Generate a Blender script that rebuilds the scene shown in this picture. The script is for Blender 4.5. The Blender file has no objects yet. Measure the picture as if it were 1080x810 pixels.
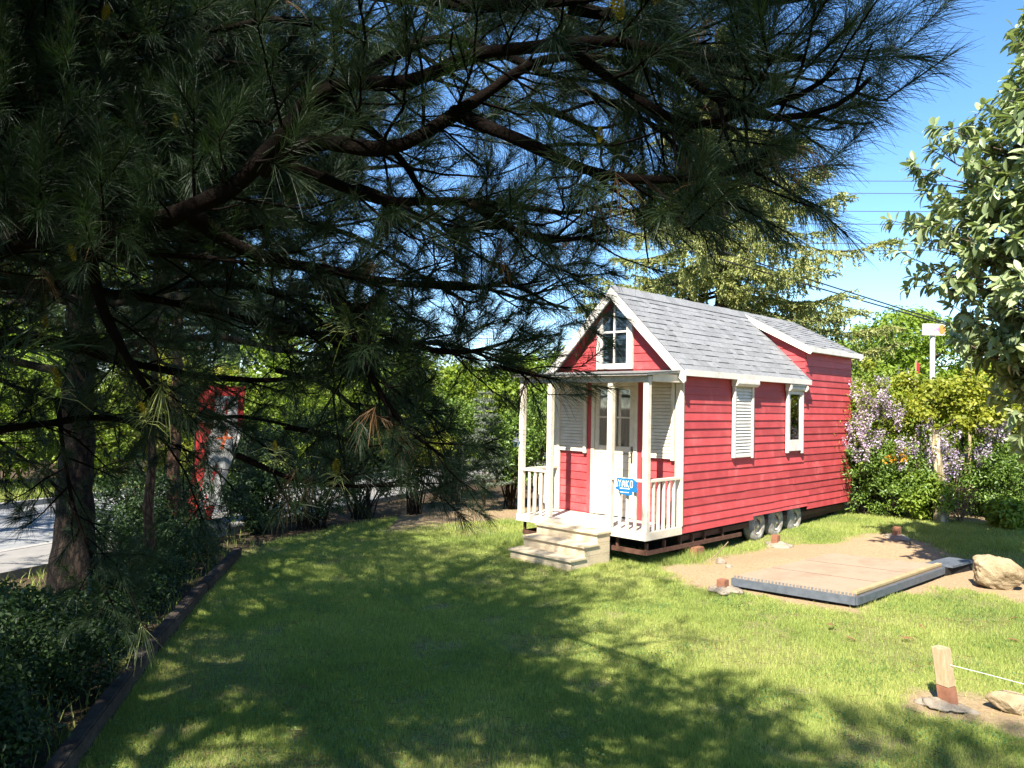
import bpy, bmesh, math, random
import numpy as np
from mathutils import Vector, Matrix

rnd = random.Random(7)
RNG = np.random.default_rng(11)
scene = bpy.context.scene
COL = scene.collection
R = math.radians

# ------------------------------------------------------------------ camera (measured from the house's edges)
F_PX = 807.82
YAW, PITCH, ROLL = 0.7777, 0.0272, 0.0188
CAM = np.array([6.1314, -9.8464, 1.8452])
FW = np.array([-math.sin(YAW)*math.cos(PITCH), math.cos(YAW)*math.cos(PITCH), math.sin(PITCH)])
RT0 = np.array([math.cos(YAW), math.sin(YAW), 0.0])
UP0 = np.cross(RT0, FW)
RT = RT0*math.cos(ROLL) + UP0*math.sin(ROLL)
UP = -RT0*math.sin(ROLL) + UP0*math.cos(ROLL)
cam_d = bpy.data.cameras.new('camera')
cam = bpy.data.objects.new('camera', cam_d)
COL.objects.link(cam)
cam_d.sensor_width = 36.0
cam_d.lens = F_PX/1080*36
cam_d.clip_start = 0.05
cam_d.clip_end = 3000
M = Matrix(((RT[0], UP[0], -FW[0], CAM[0]), (RT[1], UP[1], -FW[1], CAM[1]), (RT[2], UP[2], -FW[2], CAM[2]), (0, 0, 0, 1)))
cam.matrix_world = M
scene.camera = cam

def at(x, y, d):
    """world point measured at photo position x, y and depth d metres"""
    return CAM + FW*d + RT*((x-540)/F_PX*d) - UP*((y-405)/F_PX*d)

def to_px(P):
    D = P - CAM
    z = D @ FW
    return 540 + F_PX*(D @ RT)/z, 405 - F_PX*(D @ UP)/z, z

ZG = -0.40
# ------------------------------------------------------------------ noise
def _lat(seed):
    return np.random.default_rng(seed).random((256, 256))
_L = {}
def vnoise(x, y, seed=0):
    if seed not in _L: _L[seed] = _lat(seed)
    T = _L[seed]
    x = np.asarray(x, float); y = np.asarray(y, float)
    xi = np.floor(x).astype(int); yi = np.floor(y).astype(int)
    fx = x-xi; fy = y-yi
    fx = fx*fx*(3-2*fx); fy = fy*fy*(3-2*fy)
    a = T[xi % 256, yi % 256]; b = T[(xi+1) % 256, yi % 256]
    c = T[xi % 256, (yi+1) % 256]; d = T[(xi+1) % 256, (yi+1) % 256]
    return (a*(1-fx)+b*fx)*(1-fy) + (c*(1-fx)+d*fx)*fy
def fbm(x, y, s=1.0, seed=0, o=4):
    v = 0; a = .5; t = 0
    for i in range(o):
        v = v + a*vnoise(np.asarray(x)*s*2**i+17.3*i, np.asarray(y)*s*2**i-9.1*i, seed+i); t += a; a *= .5
    return v/t
def sstep(a, b, x):
    t = np.clip((x-a)/(b-a), 0, 1)
    return t*t*(3-2*t)

# ------------------------------------------------------------------ materials
def mat(name):
    m = bpy.data.materials.new(name); m.use_nodes = True
    nt = m.node_tree; nt.nodes.clear()
    out = nt.nodes.new('ShaderNodeOutputMaterial')
    return m, nt, out
def N(nt, t, **kw):
    n = nt.nodes.new(t)
    for k, v in kw.items():
        if k == 'inp':
            for i, val in v.items(): n.inputs[i].default_value = val
        else: setattr(n, k, v)
    return n
def ramp(nt, fac, stops):
    r = nt.nodes.new('ShaderNodeValToRGB')
    e = r.color_ramp.elements
    while len(e) > 1: e.remove(e[-1])
    e[0].position = stops[0][0]; e[0].color = (*stops[0][1], 1)
    for p, c in stops[1:]:
        k = e.new(p); k.color = (*c, 1)
    nt.links.new(fac, r.inputs[0])
    return r.outputs[0]

def surf(name, c1, c2, scale=6.0, rough=0.6, bump=0.1, bscale=40.0, stretch=(1, 1, 1), spec=0.4, c3=None, metallic=0.0, island=0.0, bdist=0.01):
    """painted / wooden / stony surface: two or three tones broken up by noise, with a fine bump"""
    m, nt, out = mat(name)
    L = nt.links
    tc = N(nt, 'ShaderNodeTexCoord')
    mp = N(nt, 'ShaderNodeMapping'); mp.inputs['Scale'].default_value = stretch
    L.new(tc.outputs['Object'], mp.inputs[0])
    n1 = N(nt, 'ShaderNodeTexNoise', inp={'Scale': scale, 'Detail': 6.0, 'Roughness': 0.65})
    L.new(mp.outputs[0], n1.inputs['Vector'])
    stops = [(0.32, c1), (0.68, c2)]
    if c3: stops = [(0.25, c1), (0.55, c2), (0.78, c3)]
    col = ramp(nt, n1.outputs['Fac'], stops)
    if island:
        g = N(nt, 'ShaderNodeNewGeometry')
        mr = N(nt, 'ShaderNodeMapRange', inp={'To Min': 1-island, 'To Max': 1+island*.6})
        L.new(g.outputs['Random Per Island'], mr.inputs['Value'])
        mul = N(nt, 'ShaderNodeVectorMath', operation='SCALE')
        L.new(col, mul.inputs[0]); L.new(mr.outputs[0], mul.inputs['Scale']); col = mul.outputs[0]
    b = N(nt, 'ShaderNodeBsdfPrincipled', inp={'Roughness': rough, 'Metallic': metallic, 'Specular IOR Level': spec})
    L.new(col, b.inputs['Base Color'])
    n2 = N(nt, 'ShaderNodeTexNoise', inp={'Scale': bscale, 'Detail': 5.0, 'Roughness': 0.7})
    L.new(mp.outputs[0], n2.inputs['Vector'])
    bp = N(nt, 'ShaderNodeBump', inp={'Strength': bump, 'Distance': bdist})
    L.new(n2.outputs['Fac'], bp.inputs['Height']); L.new(bp.outputs[0], b.inputs['Normal'])
    mr2 = N(nt, 'ShaderNodeMapRange', inp={'To Min': max(0, rough-.12), 'To Max': min(1, rough+.15)})
    L.new(n1.outputs['Fac'], mr2.inputs['Value']); L.new(mr2.outputs[0], b.inputs['Roughness'])
    L.new(b.outputs[0], out.inputs[0])
    return m

def leafmat(name, cols, trans=0.35, rough=0.5, spec=0.35, scale=1.2, tcol=1.25):
    """leaf: colour varies leaf by leaf and in broad patches; some light passes through"""
    m, nt, out = mat(name); L = nt.links
    g = N(nt, 'ShaderNodeNewGeometry')
    tc = N(nt, 'ShaderNodeTexCoord')
    n1 = N(nt, 'ShaderNodeTexNoise', inp={'Scale': scale, 'Detail': 3.0})
    L.new(tc.outputs['Object'], n1.inputs['Vector'])
    mix = N(nt, 'ShaderNodeMath', operation='MULTIPLY_ADD', inp={1: 0.62})
    L.new(g.outputs['Random Per Island'], mix.inputs[0])
    mm = N(nt, 'ShaderNodeMath', operation='MULTIPLY_ADD', inp={1: 1.2, 2: -0.41})
    L.new(n1.outputs['Fac'], mm.inputs[0]); L.new(mm.outputs[0], mix.inputs[2])
    k = len(cols)
    col = ramp(nt, mix.outputs[0], [(i/(k-1), c) for i, c in enumerate(cols)])
    b = N(nt, 'ShaderNodeBsdfPrincipled', inp={'Roughness': rough, 'Specular IOR Level': spec})
    L.new(col, b.inputs['Base Color'])
    t = N(nt, 'ShaderNodeBsdfTranslucent')
    sc = N(nt, 'ShaderNodeVectorMath', operation='MULTIPLY', inp={1: (tcol*1.05, tcol*1.15, tcol*.5)})
    L.new(col, sc.inputs[0]); L.new(sc.outputs[0], t.inputs['Color'])
    mx = N(nt, 'ShaderNodeMixShader', inp={0: trans})
    L.new(b.outputs[0], mx.inputs[1]); L.new(t.outputs[0], mx.inputs[2]); L.new(mx.outputs[0], out.inputs[0])
    return m

def bark(name, c1, c2, scale=8):
    m, nt, out = mat(name); L = nt.links
    tc = N(nt, 'ShaderNodeTexCoord'); mp = N(nt, 'ShaderNodeMapping'); mp.inputs['Scale'].default_value = (1, 1, .28)
    L.new(tc.outputs['Object'], mp.inputs[0])
    v = N(nt, 'ShaderNodeTexVoronoi', feature='DISTANCE_TO_EDGE', inp={'Scale': scale})
    n = N(nt, 'ShaderNodeTexNoise', inp={'Scale': scale*2, 'Detail': 8.0, 'Roughness': .7})
    L.new(mp.outputs[0], n.inputs['Vector'])
    ad = N(nt, 'ShaderNodeVectorMath', operation='MULTIPLY_ADD', inp={1: (.12, .12, .12)})
    L.new(n.outputs['Color'], ad.inputs[0]); L.new(mp.outputs[0], ad.inputs[2]); L.new(ad.outputs[0], v.inputs['Vector'])
    mr = N(nt, 'ShaderNodeMapRange', inp={'From Max': .25}); L.new(v.outputs['Distance'], mr.inputs['Value'])
    mu = N(nt, 'ShaderNodeMath', operation='MULTIPLY'); L.new(mr.outputs[0], mu.inputs[0]); L.new(n.outputs['Fac'], mu.inputs[1])
    col = ramp(nt, mu.outputs[0], [(0.05, c1), (.6, c2)])
    b = N(nt, 'ShaderNodeBsdfPrincipled', inp={'Roughness': .9, 'Specular IOR Level': .15}); L.new(col, b.inputs['Base Color'])
    bp = N(nt, 'ShaderNodeBump', inp={'Strength': .9, 'Distance': .03}); L.new(mu.outputs[0], bp.inputs['Height']); L.new(bp.outputs[0], b.inputs['Normal'])
    L.new(b.outputs[0], out.inputs[0])
    return m

MT = {}
MT['red'] = surf('red_paint', (.34, .040, .042), (.43, .060, .062), 3.2, .55, .3, 60, (1, 1, 1), .25, c3=(.52, .125, .12), island=.21)
MT['white'] = surf('white_paint', (0.4836, 0.4464, 0.3813), (0.6417, 0.6045, 0.5394), 6, .5, .15, 50, (1, 1, 1), .4)
MT['ivory'] = surf('ivory_paint', (0.4836, 0.4185, 0.3162), (0.6324, 0.5673, 0.4557), 6, .5, .2, 60, (1, 1, 1), .4)
MT['beam'] = surf('weathered_white', (.36, .33, .28), (.58, .54, .47), 9, .7, .2, 50, (1, 1, 1), .3)
MT['shingle'] = surf('asphalt_shingle', (.15, .152, .155), (.22, .22, .22), 30, .95, .6, 260, (1, 1, 1), .1, island=.17)
MT['roofedge'] = surf('roof_edge_felt', (.07, .07, .07), (.2, .19, .17), 20, .9, .3, 80)
MT['steel'] = surf('rusty_steel', (.045, .02, .012), (.10, .045, .028), 12, .75, .3, 60, spec=.3)
MT['dark'] = surf('dark_joint_and_shade', (.012, .011, .01), (.03, .027, .024), 6, .9, .2, 40, spec=.1)  # near-black for dark joints and beams, and for painted shade under the floor
MT['pine_wood'] = surf('fresh_pine_boards', (.38, .28, .165), (.52, .42, .28), 5, .65, .3, 30, (1.0, 11, 11), .25, c3=(.54, .44, .30))
MT['deck'] = surf('worn_deck_paint', (0.357, 0.306, 0.255), (0.51, 0.4675, 0.408), 4, .7, .2, 30, (1, 6, 6), .25)
MT['tyre'] = surf('dusty_tyre', (.10, .095, .085), (.34, .31, .27), 9, .85, .3, 60, spec=.2)
MT['rim'] = surf('rusty_white_rim', (.22, .16, .10), (.48, .42, .33), 7, .55, .2, 50, metallic=.2)
MT['handle'] = surf('door_handle_metal', (.1, .09, .08), (.2, .18, .16), 20, .35, .1, 50, metallic=.8)
MT['curtain'] = surf('cream_curtain', (0.378, 0.324, 0.198), (0.54, 0.477, 0.324), 3, .9, .2, 20, (12, 1, .4), .1)
MT['interior'] = surf('room_tone_grey', (0.39, 0.36, 0.36), (0.57, 0.54, 0.54), 3, .9, .1, 10, spec=.05)  # grey painted in for the brightness of rooms that are not modelled
MT['blue'] = surf('sign_blue', (0.00825, 0.1045, 0.275), (0.011, 0.132, 0.319), 12, .35, .03, 60, spec=.45)
MT['sign_white'] = surf('sign_white', (0.595, 0.663, 0.697), (0.697, 0.731, 0.748), 12, .4, .03, 60)
MT['grey_metal'] = surf('dark_painted_steel', (0.0525, 0.06, 0.069), (0.09, 0.1013, 0.1162), 10, .55, .2, 60, spec=.4)
MT['ply'] = surf('weathered_plywood', (.20, .135, .088), (.285, .20, .135), 3.2, .8, .2, 90, (1, 1, 1), .2, c3=(.24, .165, .11))
MT['ply_edge'] = surf('plywood_edge', (0.24, 0.1725, 0.0825), (0.3375, 0.255, 0.135), 9, .7, .2, 60)
MT['rock'] = surf('tan_rock', (0.1584, 0.108, 0.054), (0.3024, 0.2304, 0.1368), 5, .9, .9, 14, spec=.15, c3=(0.36, 0.2952, 0.1944), bdist=.04)
MT['concrete'] = surf('rough_concrete', (0.18, 0.144, 0.1008), (0.288, 0.2448, 0.1872), 9, .9, .7, 40, spec=.15, bdist=.02)
MT['stake'] = surf('sawn_timber', (0.2592, 0.18, 0.0936), (0.3888, 0.2952, 0.18), 6, .7, .3, 50, (6, 6, 1), .2)
MT['stake_red'] = surf('oxide_paint', (.16, .065, .035), (.25, .11, .06), 12, .7, .3, 60)
MT['timber'] = surf('old_sleeper', (0.02, 0.016, 0.013), (0.065, 0.052, 0.04), 5, .95, .8, 40, (1, 1, 1), .05, c3=(0.1, 0.085, 0.065), bdist=.02)
MT['string'] = surf('white_string', (.40, .40, .37), (.5, .5, .46), 20, .8, .1, 60)
MT['cable'] = surf('black_cable', (.012, .012, .014), (.02, .02, .022), 20, .6, .1, 60)
MT['farcable'] = surf('aluminium_cable', (.05, .06, .08), (.08, .09, .11), 20, .6, .1, 60)
MT['asphalt'] = surf('asphalt', (.15, .15, .15), (.22, .22, .215), 2.2, .9, .5, 180, spec=.2)
MT['pavement'] = surf('pavement_concrete', (0.1632, 0.153, 0.1394), (0.2176, 0.204, 0.187), 3, .9, .4, 120, spec=.2)
MT['kerb'] = surf('kerb_concrete', (0.21, 0.1988, 0.18), (0.285, 0.27, 0.2475), 8, .9, .4, 60, spec=.2)
MT['banner_red'] = surf('banner_red', (0.225, 0.015, 0.015), (0.285, 0.02625, 0.0225), 8, .8, .1, 60, spec=.2)
MT['banner_white'] = surf('banner_white', (0.224, 0.2184, 0.2072), (0.28, 0.2744, 0.2632), 5, .8, .1, 60, spec=.2)
MT['banner_orange'] = surf('banner_orange', (0.35, 0.07, 0.021), (0.406, 0.105, 0.035), 8, .8, .1, 60, spec=.2)
MT['purple'] = surf('sign_purple', (.16, .1, .3), (.2, .13, .36), 12, .5, .03, 60)
MT['orange'] = surf('sign_orange', (0.45, 0.15, 0.024), (0.48, 0.192, 0.042), 12, .5, .03, 60)
MT['cone'] = leafmat('pollen_cone_scales', [(0.11, 0.0825, 0.011), (0.187, 0.1485, 0.0165), (0.231, 0.187, 0.0275)], .15, .7, .1, 20)
MT['drycone'] = surf('brown_cone', (.06, .035, .02), (.13, .08, .05), 30, .8, .4, 60)
MT['bark_pine'] = bark('pine_bark', (.006, .0045, .004), (.042, .028, .02), 16)
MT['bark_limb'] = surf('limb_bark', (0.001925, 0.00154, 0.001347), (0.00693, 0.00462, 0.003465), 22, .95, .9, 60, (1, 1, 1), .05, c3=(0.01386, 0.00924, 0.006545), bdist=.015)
MT['bark_red'] = bark('reddish_pine_bark', (.05, .028, .018), (.24, .135, .08), 18)
MT['bark_grey'] = bark('grey_bark', (.05, .04, .03), (.22, .17, .12), 14)
MT['bark_pale'] = bark('pale_bare_wood', (.20, .15, .08), (.55, .46, .3), 10)
MT['twig'] = surf('twig', (.010, .008, .006), (.028, .02, .014), 14, .9, .4, 60, spec=.1)
MT['drytwig'] = surf('dry_twig', (.14, .09, .055), (.26, .19, .12), 14, .9, .4, 60, spec=.1)
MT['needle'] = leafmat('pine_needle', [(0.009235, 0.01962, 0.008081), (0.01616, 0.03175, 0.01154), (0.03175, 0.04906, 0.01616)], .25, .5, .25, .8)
MT['needle_far'] = leafmat('crown_pine_needle', [(0.0224, 0.044, 0.0176), (0.036, 0.0624, 0.0224), (0.06, 0.084, 0.028)], .3, .45, .4, .8)  # green of the whole pine crowns, paler than the near needles
MT['needle_pale'] = leafmat('fresh_pine_needle', [(.16, .19, .06), (.24, .26, .10), (.30, .30, .13)], .3, .5, .3, 2)
MT['spruce'] = leafmat('spruce_needle', [(.09, .115, .045), (.19, .215, .075), (.31, .32, .10), (.42, .39, .15)], .25, .55, .25, 1.1)
MT['bluefir'] = leafmat('blue_fir_needle', [(.07, .09, .06), (.13, .15, .11), (.2, .22, .17)], .25, .55, .25, 1.6)
MT['maple'] = leafmat('bright_tree_leaf', [(.08, .135, .016), (.16, .23, .024), (.24, .30, .035)], .4, .5, .3, .5)
MT['magnolia'] = leafmat('glossy_evergreen_leaf', [(0.081, 0.117, 0.045), (0.225, 0.27, 0.117), (0.378, 0.414, 0.234)], .22, .38, .45, .9, 1.3)
MT['shrub'] = leafmat('shrub_leaf', [(.05, .09, .018), (.11, .18, .028), (.20, .28, .05)], .35, .4, .4, 1.2)
MT['lime'] = leafmat('lime_leaf', [(0.0765, 0.1275, 0.0153), (0.17, 0.238, 0.0255), (0.2805, 0.323, 0.0425)], .4, .5, .3, .9)
MT['gold'] = leafmat('golden_maple_leaf', [(0.123, 0.1476, 0.0164), (0.2378, 0.2542, 0.0287), (0.3444, 0.3198, 0.041)], .4, .5, .3, 1.0)
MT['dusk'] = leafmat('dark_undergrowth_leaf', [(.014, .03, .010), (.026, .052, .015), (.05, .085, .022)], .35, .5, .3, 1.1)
MT['wisteria'] = leafmat('wisteria_petal', [(0.33, 0.231, 0.418), (0.506, 0.396, 0.539), (0.638, 0.528, 0.616)], .3, .7, .15, 2.0, 1.0)
MT['orangeflower'] = leafmat('orange_petal', [(0.4, 0.128, 0.008), (0.496, 0.208, 0.016), (0.544, 0.288, 0.024)], .3, .7, .15, 3, 1.0)
MT['needle_brown'] = leafmat('dead_pine_needle', [(.06, .032, .015), (.12, .065, .03), (.17, .10, .05)], .2, .6, .2, 2)
MT['clover'] = leafmat('clover_leaf', [(.05, .11, .03), (.08, .16, .04), (.12, .20, .06)], .3, .5, .3, 2)
MT['grass'] = leafmat('grass_blade', [(.112, .162, .045), (.222, .278, .066), (.355, .395, .105), (.52, .46, .19)], .38, .6, .18, .55, 1.15)
MT['dry'] = leafmat('dry_leaf', [(0.16, 0.08, 0.032), (0.24, 0.136, 0.064)], .2, .8, .1, 3)
MT['litter'] = surf('dry_litter', (.22, .15, .085), (.36, .27, .17), 12, .95, .5, 60, spec=.1)

def glass():
    m, nt, out = mat('window_glass'); L = nt.links
    t = N(nt, 'ShaderNodeBsdfTransparent', inp={'Color': (.78, .80, .80, 1)})
    g = N(nt, 'ShaderNodeBsdfGlossy', inp={'Roughness': .03, 'Color': (.9, .92, .95, 1)})
    fr = N(nt, 'ShaderNodeFresnel', inp={'IOR': 1.55})
    ad = N(nt, 'ShaderNodeMath', operation='MULTIPLY_ADD', inp={1: 1.0, 2: .05}); L.new(fr.outputs[0], ad.inputs[0])
    mx = N(nt, 'ShaderNodeMixShader'); L.new(ad.outputs[0], mx.inputs[0]); L.new(t.outputs[0], mx.inputs[1]); L.new(g.outputs[0], mx.inputs[2])
    L.new(mx.outputs[0], out.inputs[0]); return m
MT['glass'] = glass()

# ------------------------------------------------------------------ objects
def empty(name, loc, parent=None):
    o = bpy.data.objects.new(name, None); COL.objects.link(o); o.location = loc
    o.empty_display_size = .2
    if parent: o.parent = parent
    return o
def tag(o, label, cat=None, group=None, kind=None):
    if label: o['label'] = label
    if cat: o['category'] = cat
    if group: o['group'] = group
    if kind: o['kind'] = kind
    return o
def world_off(parent):
    v = Vector((0, 0, 0)); p = parent
    while p is not None:
        v = v + p.location; p = p.parent
    return np.array(v)
def npobj(name, V, F, m, parent=None, smooth=False, mats=None, fmat=None):
    """link arrays of vertices (world space) and faces (list of int arrays, each (n,k)) as one mesh object"""
    V = np.asarray(V, np.float32)
    if not isinstance(F, (list, tuple)): F = [F]
    F = [np.asarray(f, np.int32) for f in F if len(f)]
    me = bpy.data.meshes.new(name)
    if parent is not None:
        org = world_off(parent); loc = np.zeros(3)
    else:
        loc = np.array([V[:, 0].mean(), V[:, 1].mean(), V[:, 2].min()]); org = loc
    V = V - org.astype(np.float32)
    me.vertices.add(len(V)); me.vertices.foreach_set('co', V.ravel())
    nl = sum(f.size for f in F); npoly = sum(len(f) for f in F)
    me.loops.add(nl); me.polygons.add(npoly)
    me.loops.foreach_set('vertex_index', np.concatenate([f.ravel() for f in F]))
    tot = np.concatenate([np.full(len(f), f.shape[1], np.int32) for f in F])
    st = np.concatenate([[0], np.cumsum(tot)[:-1]]).astype(np.int32)
    me.polygons.foreach_set('loop_start', st)
    me.polygons.foreach_set('loop_total', tot)
    if smooth: me.polygons.foreach_set('use_smooth', np.ones(npoly, bool))
    if fmat is not None: me.polygons.foreach_set('material_index', np.asarray(fmat, np.int32))
    me.update(calc_edges=True)
    for k in (mats or [m]): me.materials.append(k)
    o = bpy.data.objects.new(name, me); COL.objects.link(o); o.location = loc
    if parent is not None: o.parent = parent
    return o

class MB:
    """collects boxes, bars, tubes and prisms into one mesh"""
    def __init__(s): s.v = []; s.f = []; s.n = 0
    def add(s, V, F):
        s.v += [tuple(map(float, p)) for p in V]; s.f += [tuple(i+s.n for i in f) for f in F]; s.n = len(s.v); return s
    def box(s, x0, x1, y0, y1, z0, z1, c=0.0):
        V = [(x, y, z) for x in (x0, x1) for y in (y0, y1) for z in (z0, z1)]
        return s.add(V, [(0, 1, 3, 2), (4, 6, 7, 5), (0, 4, 5, 1), (2, 3, 7, 6), (0, 2, 6, 4), (1, 5, 7, 3)])
    def hexa(s, b, t):
        """eight corners: four below, four above, same order"""
        return s.add(list(b)+list(t), [(0, 3, 2, 1), (4, 5, 6, 7), (0, 1, 5, 4), (1, 2, 6, 5), (2, 3, 7, 6), (3, 0, 4, 7)])
    def prism(s, pts, d):
        """closed outline pts extruded by vector d"""
        n = len(pts); a = [np.array(p, float) for p in pts]; b = [p+np.array(d, float) for p in a]
        F = [tuple(range(n))[::-1], tuple(range(n, 2*n))] + [(i, (i+1) % n, (i+1) % n+n, i+n) for i in range(n)]
        return s.add(a+b, F)
    def bar(s, a, b, w, h, up=(0, 0, 1)):
        a = np.array(a, float); b = np.array(b, float); t = b-a; t /= np.linalg.norm(t)
        sd = np.cross(t, up); sd /= np.linalg.norm(sd); u = np.cross(sd, t)
        q = [sd*w/2+u*h/2, -sd*w/2+u*h/2, -sd*w/2-u*h/2, sd*w/2-u*h/2]
        return s.hexa([a+k for k in q], [b+k for k in q])
    def tube(s, pts, rad, k=6, cap=True):
        V, F = tube(np.array(pts, float), np.array(rad, float) if np.ndim(rad) else np.full(len(pts), rad), k)
        s.add(V, [tuple(f) for f in F])
        if cap:
            n = len(pts); o = s.n-n*k
            s.f.append(tuple(o+i for i in range(k))[::-1]); s.f.append(tuple(o+(n-1)*k+i for i in range(k)))
        return s
    def build(s, name, m, parent=None, bevel=0.0, smooth=False, seg=2):
        org = world_off(parent) if parent is not None else None
        V = np.array(s.v, float)
        loc = np.zeros(3)
        if parent is None:
            loc = np.array([(V[:, 0].min()+V[:, 0].max())/2, (V[:, 1].min()+V[:, 1].max())/2, V[:, 2].min()]); org = loc
        me = bpy.data.meshes.new(name); me.from_pydata([tuple(p) for p in (V-org)], [], s.f)
        bm = bmesh.new(); bm.from_mesh(me)
        bmesh.ops.recalc_face_normals(bm, faces=bm.faces)
        if bevel:
            es = [e for e in bm.edges if len(e.link_faces) == 2 and e.calc_face_angle(0) > .5]
            bmesh.ops.bevel(bm, geom=es, offset=bevel, segments=seg, affect='EDGES', clamp_overlap=True)
        bm.to_mesh(me); bm.free()
        if smooth:
            for p in me.polygons: p.use_smooth = True
        me.materials.append(m)
        o = bpy.data.objects.new(name, me); COL.objects.link(o); o.location = loc
        if parent is not None: o.parent = parent
        return o

def tube(P, rad, k=6):
    n = len(P); T = np.gradient(P, axis=0); T /= np.linalg.norm(T, axis=1)[:, None]+1e-9
    ref = np.array([0, 0, 1.]) if abs(T[0][2]) < .9 else np.array([1., 0, 0])
    V = np.zeros((n, k, 3)); u = ref
    ang = np.arange(k)*2*math.pi/k
    for i in range(n):
        u = u - T[i]*(u @ T[i]); u = u/(np.linalg.norm(u)+1e-9); w = np.cross(T[i], u)
        V[i] = P[i] + rad[i]*(np.cos(ang)[:, None]*u + np.sin(ang)[:, None]*w)
    i, j = np.meshgrid(np.arange(n-1), np.arange(k), indexing='ij'); i = i.ravel(); j = j.ravel(); j2 = (j+1) % k
    return V.reshape(-1, 3), np.stack([i*k+j, i*k+j2, (i+1)*k+j2, (i+1)*k+j], 1)

class Tubes:
    def __init__(s): s.V = []; s.F = []; s.n = 0
    def add(s, P, rad, k=6):
        V, F = tube(np.asarray(P, float), np.asarray(rad, float), k)
        s.V.append(V); s.F.append(F+s.n); s.n += len(V)
    def build(s, name, m, parent=None):
        return npobj(name, np.concatenate(s.V), np.concatenate(s.F), m, parent, smooth=True)

def norm(a): return a/(np.linalg.norm(a, axis=-1, keepdims=True)+1e-9)
def perp(D, rng):
    r = rng.normal(size=D.shape); r = r - D*(r*D).sum(-1, keepdims=True)
    return norm(r)
def needles(P, D, Ln, W, rng, droop=.18):
    """ribbons of three rows each: P base, D direction, Ln length"""
    n = len(P); s = perp(D, rng)*(W[:, None]/2)
    g = np.array([0, 0, -1.])
    mid = P + D*(Ln*.5)[:, None] + g*(Ln*droop*.25)[:, None]
    tip = P + D*Ln[:, None]*.97 + g*(Ln*droop)[:, None] + perp(D, rng)*(Ln*rng.uniform(0, .16, n))[:, None]
    V = np.stack([P-s*.8, P+s*.8, mid-s, mid+s, tip-s*.35, tip+s*.35], 1).reshape(-1, 3)
    b = (np.arange(n)*6)[:, None]
    F = np.concatenate([b+np.array([[0, 1, 3, 2]]), b+np.array([[2, 3, 5, 4]])])
    return V, F
def leaves(P, D, Nn, L, W, fold=.25, curl=.15):
    """folded leaf of four corners, base P, along D, face normal near Nn"""
    n = len(P); S = norm(np.cross(D, Nn)); U = norm(np.cross(S, D))
    mid = P + D*(L*.45)[:, None]
    up = U*(W*fold)[:, None]
    tip = P + D*L[:, None] - U*(L*curl)[:, None]
    V = np.stack([P, mid+S*(W/2)[:, None]+up, tip, mid-S*(W/2)[:, None]+up], 1).reshape(-1, 3)
    b = (np.arange(n)*4)[:, None]
    return V, np.concatenate([b+np.array([[0, 1, 2]]), b+np.array([[0, 2, 3]])])
def bigleaves(P, D, Nn, L, W, curl):
    """broad leaf of four rows with a midrib fold"""
    n = len(P); S = norm(np.cross(D, Nn)); U = norm(np.cross(S, D))
    rows = [(0, .06), (.3, .8), (.6, 1.0), (.85, .6), (1, .04)]
    V = []
    for t, w in rows:
        c = P + D*(L*t)[:, None] - U*(L*curl*t*t)[:, None]
        e = S*(W*w/2)[:, None]; up = U*(W*w*.16)[:, None]
        V += [c-e+up, c, c+e+up]
    V = np.stack(V, 1).reshape(-1, 3)
    b = (np.arange(n)*15)[:, None]; F = []
    for r in range(4):
        for c in range(2):
            F.append(b+np.array([[r*3+c, r*3+c+1, r*3+c+4, r*3+c+3]]))
    return V, np.concatenate(F)
#==PART2==
# ------------------------------------------------------------------ ground
EDGE = [(2.6, -9.5), (.85, -8.28), (-.85, -7.2), (-3.69, -5.18), (-4.6, -4.5), (-5.3, -3.3), (-5.9, -1.0), (-5.45, 1.4), (-4.6, 3.2), (-3.2, 8.2), (-.5, 7.75), (2.7, 8.1), (7.5, 9.0), (14, 6), (14, -14), (6, -14)]
def poly_dist(x, y, P):
    """signed distance to a polygon, positive inside"""
    x = np.asarray(x, float); y = np.asarray(y, float)
    d = np.full(x.shape, 1e9); ins = np.zeros(x.shape, bool); n = len(P)
    for i in range(n):
        ax, ay = P[i]; bx, by = P[(i+1) % n]
        ex, ey = bx-ax, by-ay; wx, wy = x-ax, y-ay
        t = np.clip((wx*ex+wy*ey)/(ex*ex+ey*ey), 0, 1)
        d = np.minimum(d, np.hypot(wx-ex*t, wy-ey*t))
        c = ((ay > y) != (by > y)) & (x < (bx-ax)*(y-ay)/(by-ay+1e-12)+ax)
        ins ^= c
    return np.where(ins, d, -d)
SAND = [(.15, -.75), (.95, -1.25), (1.5, -1.35), (2.9, -1.05), (3.2, .9), (4.3, 1.0), (4.4, 2.1), (3.2, 2.9), (2.2, 4.3), (1.2, 4.5), (.95, 3.1), (.45, 2.0), (.0, .8)]
SAND2 = [(3.85, -2.95), (4.2, -3.45), (4.75, -3.6), (5.6, -3.55), (5.6, -2.6), (4.9, -2.75), (4.3, -2.8)]
def masks(x, y):
    x = np.asarray(x, float); y = np.asarray(y, float)
    w = (fbm(x, y, 1.7, 3)-.5)*1.1 + (fbm(x, y, 7, 9)-.5)*.5
    lawn = sstep(-.25, .1, poly_dist(x, y, EDGE)+w*.25)
    sand = sstep(-.12, .25, poly_dist(x, y, SAND)+w*.55)
    sand = np.maximum(sand, .9*sstep(-.1, .15, poly_dist(x, y, SAND2)+w*.4))
    hedge = sstep(1.75, .5, np.abs(poly_dist(x, y, EDGE))+w*.8)*(x < 7)*(y > -3.5)*(x+y > -6.6)
    bare = np.maximum(sstep(.56, .72, fbm(x+5, y+2, .8, 21))*.6, sstep(.62, .74, fbm(x, y, 2.6, 27))*.7)
    return lawn, sand, np.clip(hedge, 0, 1), bare
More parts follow.
